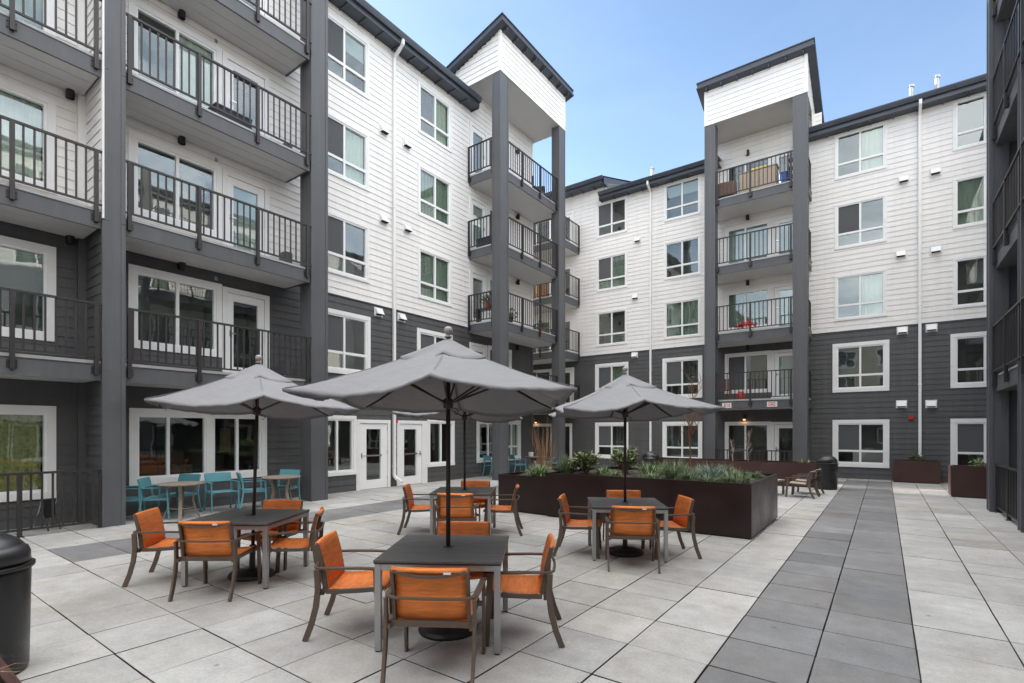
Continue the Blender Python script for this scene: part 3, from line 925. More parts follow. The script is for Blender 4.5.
mb = MB(); mb.box(TX, TX + 0.022, TY1 - 0.08, TY1, 13.9, 15.32)
mb.build('corner_trim', M['white'], left)
tower_roof(left, [(TX + 0.25, TY0 - 0.22), (TX + 0.25, TY1 + 0.22)], [(-14.2, TY1 + 0.22), (-14.2, TY0 - 0.22)], 15.54, 14.35, tails=[(TX + 0.02, TX + 0.23, TY0 + 0.08 + 0.59 * i, TY0 + 0.12 + 0.59 * i, 15.22, 15.32) for i in range(8)])
for f in range(1, 5):
    z = DL[f] - 0.04
    xr = TX - 0.08
    balcony(left, FL, TY0 + 0.1, TY1 - 0.06, z, 1.38, [[(LX + 0.03, TY0 + 0.06), (TX - 0.36, TY0 + 0.06)], [(xr, TY0 + 0.46), (xr, TY1 - 0.46)]],
            [(LX + 0.05, TY0 + 0.06, 0, -1), (TX - 0.39, TY0 + 0.06, 0, -1), (xr, 15.15, 1, 0), (xr, 16.35, 1, 0), (xr, TY1 - 0.5, 1, 0)], seam=1)

# ------------------------------------------------------------------ BACK WING
DB = [0.0, 2.77, 5.3, 7.85, 10.38]
TB = [1.94, 4.66, 7.15, 9.7, 12.2]
back = thing('apartment_building', 'five-storey apartment block across the far end with one square balcony tower', 'apartment building', (0, 0, 0))
hb = []
TRB = 5.2
B1 = ['screen', 'screen+green', 'none', 'screen+green', 'screen']
B2 = ['none', 'screen', 'green', 'none', 'blind']
B3 = ['screen', 'none', 'white', 'screen', 'white']
B4 = ['screen', 'none', 'none', 'green', 'white']
for f in range(5):
    tw = 0.13 if f < 2 else 0.07
    z1 = TB[f]; z0 = z1 - (1.4 if f == 0 else 1.48)
    window(back, FB, hb, -10.79, -9.4, z0, z1, tw, 'three', B1[f])
    window(back, FB, hb, -7.58, -6.17, z0, z1, tw, 'three', B2[f])
    window(back, FB, hb, -1.36, 0.02, z0, z1, tw, 'three', B3[f])
    window(back, FB, hb, 1.86, 3.25, z0, z1, tw, 'three', B4[f])
    # tower openings
    window(back, FB, hb, -5.06, -3.58, z1 - 1.4 if f else 0.3, z1, 0.1, 'two', ['none', 'screen', 'green', 'blind', 'none'][f], mull=-4.4)
    glass_door(back, FB, hb, -3.38, -2.56, DB[f] + 0.08 if f else 0.02, z1 - 0.02, -3.22, -2.7, DB[f] + 0.3, z1 - 0.16, 0.1, 'left', dress=None if f in (0, 4) else 'blind')
    if f: sconce(back, FB, -4.3, DB[f] + 2.15)
    # corner balcony openings
    if f == 0:
        window(back, FB, hb, -14.75, -12.25, 0.12, 1.94, 0.1, 'two', 'none', 'lounge', 1.0, mull=-13.35)
        continue
    glass_door(back, FB, hb, -13.0, -12.14, DB[f] + 0.08 if f else 0.02, z1 - 0.02, -12.86, -12.28, DB[f] + 0.3, z1 - 0.16, 0.1, 'left')
    window(back, FB, hb, -15.0, -13.4, z1 - 1.6, z1, 0.1, 'two', 'screen', 'lounge' if f == 0 else 'room')
for (s, z) in ((0.54, 10.11), (1.36, 10.13), (0.46, 7.62), (1.37, 7.58), (0.5, 5.05), (1.26, 5.05), (0.48, 2.58), (1.25, 2.56), (-8.83, 10.16), (-8.94, 7.65), (-8.97, 5.05)):
    vent_hood(back, FB, s, z)
mb = MB(); mb.wbox(FB, 0.66, 0.8, 0.02, 0.07, 2.05, 2.17); mb.wbox(FB, 0.69, 0.77, 0.07, 0.1, 2.07, 2.15); mb.build('fire_alarm', M['red'], back)
sconce(back, FB, -14.2, 2.2, lit=True)
sconce(back, FB, -4.42, 2.22, lit=True)
mb = MB(); siding(mb, FB, -20.0, 6.0, 0, TRB, hb); mb.build('wall', M['dark'], back, recalc=False)
mb = MB(); siding(mb, FB, -20.0, 6.0, TRB + 0.03, 12.62, hb)
siding(mb, FB, -20.0, -10.45, 12.62, 13.1)
mb.build('wall', M['white'], back, recalc=False)
mb = MB(); mb.wbox(FB, -11.6, -5.6, -0.01, 0.03, TRB, TRB + 0.03); mb.wbox(FB, -2.0, 6.0, -0.01, 0.03, TRB, TRB + 0.03); mb.build('flashing', M['roofmetal'], back)
floor_core(back, -20, 6.0, BY + 1.0, BY + 9, 12.4)
gutter_eave(back, FB, -10.55, -5.3, 12.59, 0.38, rise=0.12, run=8.0)
gutter_eave(back, FB, -2.28, 6.0, 12.59, 0.38, rise=0.12, run=8.0)
gutter_eave(back, FB, -20.0, -10.3, 13.28, 0.42, rise=0.33, run=6.0)
mb = MB()
FS = lambda s, o, z: (-10.42 + o, s, z)
for i in range(6):
    y0 = BY + i * 0.75; siding(mb, FS, y0, y0 + 0.75, 12.3, 12.95 + 0.33 * (i * 0.75))
mb.build('gable_wall', M['white'], back, recalc=False)
mb = MB()
mb.hexa([(-10.36, BY - 0.42, 12.98), (-10.3, BY - 0.42, 12.98), (-10.3, BY + 5.8, 15.0), (-10.36, BY + 5.8, 15.0), (-10.36, BY - 0.42, 13.26), (-10.3, BY - 0.42, 13.26), (-10.3, BY + 5.8, 15.28), (-10.36, BY + 5.8, 15.28)])
mb.build('rake_board', M['roofmetal'], back)
downspout(back, FB, -8.22, 0.0, 12.12, 0.42, 12.43)
downspout(back, FB, 0.96, 0.7, 12.12, 0.42, 12.43)
# roof vent pipes
def roof_pipe(x, y, z0, h):
    mb = MB()
    mb.tube([(x, y, z0), (x, y, z0 + h)], 0.062, 12)
    mb.tube([(x, y, z0 + h), (x + 0.02, y, z0 + h + 0.07)], [0.085, 0.08], 12)
    mb.tube([(x, y, z0), (x, y, z0 + 0.08)], 0.1, 12)
    mb.build('roof_vent', M['metal'], back, smooth=False)
roof_pipe(0.75, BY + 0.3, 12.7, 0.6); roof_pipe(1.42, BY + 0.3, 12.7, 0.65)
roof_pipe(-8.2, BY + 0.1, 12.66, 0.5)
# tower on the back wing
QX0, QX1, QY = -5.5, -2.12, 20.0
SEB = (2.65, 5.2, 7.7, 10.25)
column(back, QX0, QX0 + 0.36, QY, QY + 0.36, 13.25, SEB)
column(back, QX1 - 0.42, QX1, QY, QY + 0.36, 13.25, SEB)
FQ1 = lambda s, o, z: (s, QY - o, z)
FQ2 = lambda s, o, z: (QX1 + o, s, z)
FQ3 = lambda s, o, z: (QX0 - o, s, z)
mb = MB()
siding(mb, FQ1, QX0, QX1, 13.25, 14.62); 
for i in range(16):
    a = QY + 0.2 * i; zt = 14.83 - 0.3507 * (a + 0.2 - QY + 0.22) - 0.19
    siding(mb, FQ2, a, a + 0.2, 13.25, zt); siding(mb, FQ3, a, a + 0.2, 13.25, zt)
siding(mb, FB, QX0 - 0.1, QX1 + 0.3, 12.62, 13.26)
siding(mb, FQ2, BY - 0.3, 23.6, 12.5, 13.25)
mb.add([(QX0, QY + 0.01, 13.25), (QX1, QY + 0.01, 13.25), (QX1, BY, 13.25), (QX0, BY, 13.25)], [(0, 1, 2, 3)], 1)
mb.build('tower_wall', [M['white'], M['soffit']], back, recalc=False)
mb = MB()
mb.box(QX1 - 0.08, QX1 + 0.022, QY - 0.022, QY, 13.25, 14.62); mb.box(QX1, QX1 + 0.022, QY, QY + 0.08, 13.25, 14.5)
mb.build('corner_trim', M['white'], back)
mb = MB(); mb.box(QX0 - 0.022, QX0 + 0.08, QY - 0.022, QY, 13.25, 14.62)
mb.build('corner_trim', M['white'], back)
tower_roof(back, [(QX0 - 0.22, QY - 0.22), (QX1 + 0.22, QY - 0.22)], [(QX1 + 0.22, 24.0), (QX0 - 0.22, 24.0)], 14.83, 13.35, tails=[(QX0 + 0.08 + 0.53 * i, QX0 + 0.12 + 0.53 * i, QY - 0.2, QY - 0.02, 14.52, 14.62) for i in range(7)])
for f in range(1, 5):
    z = DB[f]
    yr = QY + 0.1
    balcony(back, FB, QX0 + 0.06, QX1 - 0.02, z, BY - QY - 0.16,
            [[(QX0 + 0.37, yr), (QX1 - 0.43, yr)], [(QX1 - 0.06, QY + 0.4), (QX1 - 0.06, BY - 0.05)], [(QX0 + 0.06, QY + 0.4), (QX0 + 0.06, BY - 0.05)]],
            [(QX0 + 0.42, yr, 0, -1), (-3.93, yr, 0, -1), (QX1 - 0.5, yr, 0, -1), (QX1 - 0.06, BY - 0.12, 1, 0)], fas=0.28, seam=1)
fen3 = thing('railing_fence', 'dark metal railing across the ground-floor patio of the far balcony tower', 'fence', (0, QY + 0.1, 0))
mb = MB(); rail_run(mb, [(QX0 + 0.37, 0.0), (QX1 - 0.43, 0.0)], 0.0, 0.97); mb.build('railing', M['rail'], fen3)
posts_of(fen3, [(QX0 + 0.42, 0.0, 0, -1), (-3.93, 0.0, 0, -1), (QX1 - 0.5, 0.0, 0, -1)], 0.0, 0.97, 0.0)
# corner balconies beside the passage
for f in range(1, 5):
    z = DB[f]
    x1 = -11.75; y0 = 20.05
    balcony(back, FB, -15.4, x1, z, BY - y0 - 0.02, [[(-15.38, y0), (x1 + 0.02, y0), (x1 + 0.02, BY - 0.05)]],
            [(-14.2, y0, 0, -1), (-13.0, y0, 0, -1), (x1 + 0.02, y0, 0, -1), (x1 + 0.02, BY - 0.1, 1, 0)], fas=0.28, seam=1)
# signs on the first balcony front
def red_sign(x, z, rows):
    mb = MB()
    mb.wbox(FQ1, x - 0.165, x + 0.165, -0.155, -0.143, z - 0.095, z + 0.095)
    o = mb.build('sign', M['signpaper'], back)
    q = MB()
    for (a, b, c, d) in rows: q.wbox(FQ1, x + a, x + b, -0.143, -0.140, z + c, z + d)
    q.build('sign_print', M['signred'], o)
red_sign(-4.75, 2.63, [(-0.1, -0.07, -0.06, 0.06), (-0.05, 0.0, -0.06, -0.04), (-0.05, 0.0, 0.04, 0.06), (-0.05, -0.03, -0.04, 0.04), (0.03, 0.05, -0.06, 0.06), (0.08, 0.11, -0.06, 0.06)])
red_sign(-3.22, 2.63, [(-0.11, 0.1, -0.07, -0.05), (-0.11, 0.1, 0.05, 0.07), (-0.11, -0.09, -0.05, 0.05), (0.08, 0.1, -0.05, 0.05), (-0.06, 0.05, -0.02, 0.02)])

# ------------------------------------------------------------------ RIGHT WING
right = thing('apartment_building', 'dark edge of an apartment block at far right with stacked railed balconies', 'apartment building', (0, 0, 0))
hr = []
for f in range(5):
    z1 = TB[f]; z0 = z1 - 1.4
    for s in (12.4, 8.6, 4.6, 0.5, -3.5, -7.5):
        window(right, FR, hr, s, s + 1.4, z0, z1, 0.1, 'two', 'mix')
    window(right, FR, hr, 17.2, 18.6, z0, z1, 0.1, 'three', 'mix')
mb = MB(); siding(mb, FR, -19, BY, 0, TRB, hr); mb.build('wall', M['dark'], right, recalc=False)
mb = MB(); siding(mb, FR, -19, BY, TRB + 0.03, 12.9, hr); mb.build('wall', M['white'], right, recalc=False)
floor_core(right, RX + 1.2, RX + 12, -19, BY, 12.6)
gutter_eave(right, FR, -19, BY - 0.5, 12.9, 0.3, rise=0.2, run=11)
RXF = 1.81
column(right, RXF - 0.03, RXF + 0.24, 14.4, 14.72, 13.0, SEB)
column(right, RXF + 0.03, RXF + 0.27, 11.75, 12.0, 13.0, SEB)
column(right, RXF, RXF + 0.24, 8.4, 8.7, 13.0, SEB)
fp = MB(); fp.box(RXF + 0.24, RXF + 0.98, 14.5, 14.66, 0, 13.0)
for q in (0.45, 0.7): fp.box(RXF + q, RXF + q + 0.04, 14.488, 14.5, 0, 13.0)
fp.build('fin_panel', M['column'], right)
for f in range(1, 5):
    z = DB[f]
    xr = RXF + 0.02
    balcony(right, FR, 8.7, 14.42, z, RX - RXF - 0.06, [[(xr, 8.72), (xr, 14.4)]], [(xr, y, -1, 0) for y in (9.0, 10.3, 11.6, 13.05, 14.3)], fas=0.28, seam=1, under='column')
fen2 = thing('railing_fence', 'dark metal railing between two columns at the lower right edge', 'fence', (RXF + 0.08, 12.2, 0))
mb = MB(); rail_run(mb, [(0.0, -0.2), (0.0, 2.2)], 0.0, 0.98); rail_run(mb, [(0.0, -3.5), (0.0, -0.45)], 0.0, 0.98); mb.build('railing', M['rail'], fen2)
posts_of(fen2, [(0.0, 2.17, -1, 0), (0.0, 0.98, -1, 0), (0.0, -1.9, -1, 0)], 0.0, 0.98, 0.0)

# ------------------------------------------------------------------ WING BEHIND THE VIEWER (closes the courtyard; mirrored in the windows)
front = thing('apartment_building', 'sunlit beige apartment block seen only mirrored in the far windows', 'apartment building', (0, 0, 0))
hk = []
for f in range(5):
    for s in (-10.5, -7.2, -3.8, -0.4, 2.0):
        window(front, FK, hk, s, s + 1.4, TB[f] - 1.4, TB[f], 0.1, 'two', 'screen')
mb = MB(); siding(mb, FK, -12, 3.4, 0, TRB, hk); mb.build('wall', M['dark'], front, recalc=False)
mb = MB(); siding(mb, FK, -12, 3.4, TRB + 0.03, 12.6, hk); mb.build('wall', M['beige'], front, recalc=False)
floor_core(front, -12, 3.4, KY - 9, KY - 0.7, 12.5)
gutter_eave(front, FK, -12, 3.4, 12.7, 0.4, rise=0.25, run=8)

# ------------------------------------------------------------------ planters
def planter(label, loc, L, W, H, rz=0, m='planter', seams=(), group=None):
    """L along local x, W along local y (origin at the front left foot)"""
    t = thing('planter', label, 'planter', loc, rz, group)
    mb = MB()
    th, lip = 0.012, 0.045
    mb.box(0, L, 0, th, 0.03, H); mb.box(0, L, W - th, W, 0.03, H)
    mb.box(0, th, th, W - th, 0.03, H); mb.box(L - th, L, th, W - th, 0.03, H)
    mb.box(0.03, L - 0.03, 0.03, W - 0.03, 0.0, 0.03)
    mb.box(0.0, L, th + 0.0, lip, H - 0.012, H - 0.001); mb.box(0, L, W - lip, W - th, H - 0.012, H - 0.001)
    mb.box(th, lip, lip, W - lip, H - 0.012, H - 0.001); mb.box(L - lip, L - th, lip, W - lip, H - 0.012, H - 0.001)
    for s in seams: mb.box(s - 0.012, s + 0.012, -0.003, 0.0, 0.04, H - 0.004)
    mb.build('box', M[m], t)
    q = MB()
    nx, ny = max(4, int(L / 0.09)), max(4, int(W / 0.09))
    vs = [(0.012 + (L - 0.024) * i / nx, 0.012 + (W - 0.024) * j / ny, H - 0.07 + random.uniform(-0.018, 0.022)) for j in range(ny + 1) for i in range(nx + 1)]
    q.add(vs, [(j * (nx + 1) + i, j * (nx + 1) + i + 1, (j + 1) * (nx + 1) + i + 1, (j + 1) * (nx + 1) + i) for j in range(ny) for i in range(nx)])
    q.build('mulch', M['soil'], t, recalc=False)
    return t
planter('large dark brown metal planter full of shrubs and grasses behind the right umbrella table', (-5.36, 8.48, 0), 3.72, 2.38, 0.86, 0, 'planter', (1.2, 2.45))
planter('lower dark brown planter section at the left end of the large planter', (-6.6, 8.56, 0), 1.225, 2.25, 0.765, 0, 'planter')
planter('long reddish brown planter behind the two lounge chairs', (-7.1, 17.4, 0), 5.48, 0.85, 0.72, 0, 'planter2')
planter('reddish brown planter against the far wall under the white downspout', (0.24, 20.88, 0), 1.2, 0.6, 0.72, 0, 'planter2')
planter('reddish brown planter in front of the far right ground-floor window', (1.38, 17.05, 0), 1.15, 0.7, 0.78, 0, 'planter2')
planter('brown planter whose corner pokes in at the lower left of the photo', (-5.2, -0.35, 0), 2.3, 0.95, 0.45, 0, 'planter2')

# ------------------------------------------------------------------ plants
def shrub(label, loc, rx, rz_, n, cat='shrub', mats=('leaf_d', 'leaf_m', 'leaf_y'), leaf=0.075, group=None, probs=(0.3, 0.3, 0.4)):
    t = thing('shrub', label, cat, loc, 0, group)
    st = MB(); lf = MB()
    tips = []
    for i in range(max(6, n // 45)):
        a = random.uniform(0, 2 * PI); rr = rx * math.sqrt(random.random()) * 0.9
        hz = rz_ * random.uniform(0.5, 1.12) * (1 - 0.35 * (rr / rx) ** 2)
        p1 = Vector((rr * 0.5 * math.cos(a), rr * 0.5 * math.sin(a), hz * 0.55)); p2 = Vector((rr * math.cos(a), rr * math.sin(a), hz))
        st.tube([(0.03 * math.cos(a), 0.03 * math.sin(a), -0.05), p1, p2], [0.008, 0.006, 0.003], 5)
        tips.append((p1, p2))
    for i in range(n):
        p1, p2 = random.choice(tips)
        u = random.random() ** 0.6
        p = p1.lerp(p2, u) + Vector((random.gauss(0, 0.04), random.gauss(0, 0.04), random.gauss(0, 0.04)))
        d = Vector((p.x + random.gauss(0, 0.12), p.y + random.gauss(0, 0.12), random.uniform(-0.05, 0.2))).normalized()
        L = leaf * random.uniform(0.6, 1.25); W = L * random.uniform(0.16, 0.28)
        s = d.cross(Vector((random.gauss(0, .4), random.gauss(0, .4), 1))).normalized() * W
        nrm = d.cross(s).normalized()
        m1 = p + d * L * 0.5 + nrm * L * 0.08
        e = p + d * L - nrm * L * 0.06
        mi = random.choices((0, 1, 2), probs)[0]
        lf.add([p, m1 - s, e, m1 + s], [(0, 1, 2), (0, 2, 3)], mi)
    st.build('stem', M['bark'], t)
    lf.build('foliage', [M[k] for k in mats], t, recalc=False)
    return t
def grass_clump(label, loc, r, h, n, mats=('leaf_d', 'leaf_m', 'leaf_s'), group=None, name='grass_clump', cat='grass plant', width=0.0042, droop=1.15, probs=(0.3, 0.35, 0.35)):
    mb = MB()
    for i in range(n):
        a = random.uniform(0, 2 * PI); b0 = r * 0.42 * math.sqrt(random.random())
        L = h * random.uniform(0.7, 1.55); out_ = r * random.uniform(0.35, 1.05)
        dx, dy = math.cos(a), math.sin(a)
        sx, sy = -dy, dx
        pts = []
        for k in range(5):
            t = k / 4
            pts.append(Vector((dx * (b0 + out_ * t ** 1.3), dy * (b0 + out_ * t ** 1.3), -0.03 + L * (t - droop * 0.62 * t * t * (out_ / r)))))
        w0 = width * random.uniform(0.7, 1.4)
        vs = []
        for k, p in enumerate(pts):
            ww = w0 * (1 - (k / 4) ** 2 * 0.92)
            vs += [p + Vector((sx, sy, 0.15)) * ww, p - Vector((sx, sy, -0.15)) * ww]
        mb.add(vs, [(2 * k, 2 * k + 1, 2 * k + 3, 2 * k + 2) for k in range(4)], random.choices(range(len(mats)), probs[:len(mats)])[0])
    o = mb.build(name, [M[k] for k in mats], None, recalc=False)
    o.location = loc
    return tag(o, label, cat, group)

Z0, Z1 = 0.70, 0.79
shrub('bushy shrub with yellow-edged leaves at the left end of the large planter', (-4.95, 9.35, Z1), 0.30, 0.44, 1150, leaf=0.09)
shrub('loose yellow-green shrub in the large planter beside the right umbrella pole', (-4.3, 9.85, Z1), 0.27, 0.54, 1000, leaf=0.09)
grass_clump('bright green grass tuft just left of the yellow-edged shrub', (-5.22, 9.05, Z1), 0.3, 0.46, 380, ('leaf_m', 'leaf_d', 'leaf_m'))
grass_clump('pale grassy clump spilling over the front of the lower planter section', (-5.75, 8.85, Z0), 0.32, 0.34, 480, ('leaf_s', 'leaf_m', 'leaf_s'), width=0.008)
grass_clump('small pale clump in the lower planter section under the dry grass stems', (-5.95, 9.35, Z0), 0.24, 0.28, 330, ('leaf_s', 'leaf_m', 'leaf_m'))
gl_ = 'silver-green strappy clumps in the large planter'
spots = [(-4.15, 8.95, 'silver-green clump at the front of the large planter just left of the right umbrella pole', 0.22, 0.2),
         (-3.58, 9.35, 'silver-green clump just right of the right umbrella pole', 0.33, 0.36),
         (-3.62, 10.2, 'silver-green clump in the back row behind the umbrella pole', 0.3, 0.34),
         (-3.1, 9.3, 'tall green clump between the umbrella pole and the bare sapling', 0.33, 0.42),
         (-2.72, 8.95, 'low silver-green clump in front of the bare sapling', 0.26, 0.24),
         (-2.05, 8.9, 'small silver-green clump nearest the right front corner of the large planter', 0.24, 0.22),
         (-2.2, 9.75, 'mixed green clump along the right edge of the large planter', 0.28, 0.26),
         (-1.95, 10.4, 'small clump in the far right corner of the large planter', 0.2, 0.18),
         (-2.4, 8.85, 'low clump between the blue-grey clump and the planter front', 0.24, 0.2),
         (-3.38, 8.9, 'low clump at the front edge under the umbrella pole, right of it', 0.25, 0.2),
         (-2.75, 9.75, 'green clump at the foot of the bare sapling', 0.28, 0.3),
         (-1.98, 9.3, 'silvery clump on the right edge, second from the front corner of the large planter', 0.26, 0.24),
         (-3.3, 10.25, 'green clump in the back row left of the bare sapling', 0.3, 0.34),
         (-2.5, 10.3, 'green clump in the back row right of the bare sapling', 0.28, 0.3),
         (-4.5, 9.2, 'sparse clump between the two yellow-green shrubs', 0.24, 0.24)]
for x, y, lb, r_, h_ in spots:
    grass_clump(lb, (x, y, Z1), r_, h_, int(1500 * r_), ('leaf_s', 'leaf_m', 'leaf_d'), gl_, width=0.0042)
grass_clump('blue-grey clump standing out right of the bare sapling', (-2.45, 9.3, Z1), 0.33, 0.38, 520, ('leaf_b', 'leaf_s', 'leaf_b'), gl_, width=0.004)
grass_clump('tall dry straw-coloured grass stems at the left end of the lower planter section', (-6.15, 9.7, Z0), 0.34, 0.98, 130, ('straw', 'bark', 'straw'), None, 'dry_grass', 'dry grass', 0.004, 0.15)
grass_clump('few yellowish grass blades in the planter corner at lower left', (-3.55, 0.28, 0.38), 0.3, 0.3, 36, ('leaf_y', 'straw', 'leaf_y'), None, width=0.004, droop=1.2)

def sapling(label, loc, h, n, m, spread=0.3, rb=0.018, name='bare_sapling', levels=2, seed=3):
    rnd = random.Random(seed)
    t = thing(name, label, 'tree', loc)
    tr = MB(); br = MB()
    pts = [Vector((rnd.uniform(-0.01, 0.01) * k, rnd.uniform(-0.01, 0.01) * k, h * k / 7 - 0.05)) for k in range(8)]
    tr.tube(pts, [rb * (1 - 0.75 * k / 7) for k in range(8)], 8)
    def twig(p, d, L, r, lv):
        q = [p]; dd = d.copy()
        for k in range(4):
            dd = (dd + Vector((rnd.gauss(0, .14), rnd.gauss(0, .14), 0.12))).normalized()
            q.append(q[-1] + dd * L / 4)
        br.tube(q, [r, r * .85, r * .7, r * .5, r * .3], 5)
        if lv > 0:
            for k in (1, 2, 3):
                a = rnd.uniform(0, 2 * PI)
                twig(q[k], (dd + Vector((math.cos(a), math.sin(a), 0.4)) * 0.8).normalized(), L * 0.5, r * 0.55, lv - 1)
    for i in range(n):
        k = rnd.uniform(0.28, 1.0); a = rnd.uniform(0, 2 * PI)
        p = pts[0].lerp(pts[-1], k)
        twig(p, Vector((math.cos(a), math.sin(a), 0.8)).normalized(), spread * rnd.uniform(0.7, 1.3) * h / 1.8, rb * 0.36, levels)
    tr.build('trunk', M[m], t); br.build('crown', M[m], t)
    return t
sapling('thin bare sapling with rusty brown twigs in the large planter', (-2.98, 9.85, Z1), 1.95, 20, 'bark', 0.34)
for i, (x, h, lb) in enumerate(((-3.55, 1.0, 'pale leafless bush in front of the far tower patio door'), (-4.0, 0.7, 'smaller pale leafless bush beside the far patio window'))):
    sapling(lb, (x, 17.8, 0.66), h, 14, 'twig', 0.34, 0.012, 'leafless_bush', 2, 11 + i)
for i, (x, h) in enumerate(((-2.05, 0.3), (-1.9, 0.26))):
    grass_clump(('dark tuft at the right end of the long far planter', 'second small tuft beside it at the right end of the long far planter')[i], (x, 17.7 + 0.1 * i, 0.66), 0.16, h, 50, ('leaf_d', 'leaf_m', 'leaf_d'))
shrub('dark low shrub in the planter under the white downspout', (0.86, 21.15, 0.64), 0.26, 0.26, 320, mats=('leaf_d', 'leaf_d', 'leaf_m'), leaf=0.07)
shrub('dark low shrub in the planter by the far right window', (1.98, 17.4, 0.70), 0.24, 0.22, 300, mats=('leaf_d', 'leaf_d', 'leaf_m'), leaf=0.07)

# ------------------------------------------------------------------ umbrella tables
CA, CB, CC, CD = (-2.97, 3.16), (-5.93, 2.98), (-5.6, 6.35), (-2.87, 6.57)
TROT = 33.0
def make_table(label, c, rz, grp):
    t = thing('patio_table', label, 'table', (c[0], c[1], 0), rz, grp)
    H, h = 0.70, 0.485
    mb = MB()
    n = 11
    for i in range(n):
        y0 = -h + 2 * h * i / n; y1 = -h + 2 * h * (i + 1) / n
        zz = H + random.uniform(-0.0006, 0.0006)
        mb.box(-h, h, y0 + 0.0022, y1 - 0.0022, H - 0.02, zz)
    mb.build('tabletop', M['board'], t, bevel=0.0025)
    sb = MB()
    sb.box(-h + 0.004, h - 0.004, -h + 0.004, h - 0.004, H - 0.03, H - 0.0215)
    sb.build('under_tray', M['black'], t)
    ap = MB()
    e = h - 0.012
    for (a, b, c_, d) in ((-e, e, -e, -e + 0.022), (-e, e, e - 0.022, e), (-e, -e + 0.022, -e + 0.022, e - 0.022), (e - 0.022, e, -e + 0.022, e - 0.022)):
        ap.box(a, b, c_, d, H - 0.075, H - 0.031)
    ap.build('apron', M['metal'], t, bevel=0.002)
    for sx in (-1, 1):
        for sy in (-1, 1):
            lg = MB()
            x0, x1 = sorted((sx * (e + 0.004), sx * (e - 0.044))); y0, y1 = sorted((sy * (e + 0.004), sy * (e - 0.044)))
            lg.box(x0, x1, y0, y1, 0.012, H - 0.032)
            lg.box(x0 + 0.006, x1 - 0.006, y0 + 0.006, y1 - 0.006, 0, 0.012, 1)
            lg.build('leg', [M['metal'], M['black']], t, bevel=0.003)
    rg = MB(); rg.lathe([(0.022, 0.001), (0.045, 0.001), (0.043, 0.006), (0.022, 0.007)], 20, (0, 0, H)); rg.build('pole_collar', M['black'], t)
    return t
tg = 'square slatted tables under umbrellas'
tA = make_table('nearest square dark slatted table with silver legs', CA, TROT, tg)
dup(tA, (*CB, 0), TROT - 1, 'square dark slatted table at left, in front of the teal chairs', tg)
dup(tA, (*CC, 0), TROT, 'square dark slatted table farthest back, before the white glass doors', tg)
dup(tA, (*CD, 0), TROT - 2, 'square dark slatted table beside the large dark planter', tg)

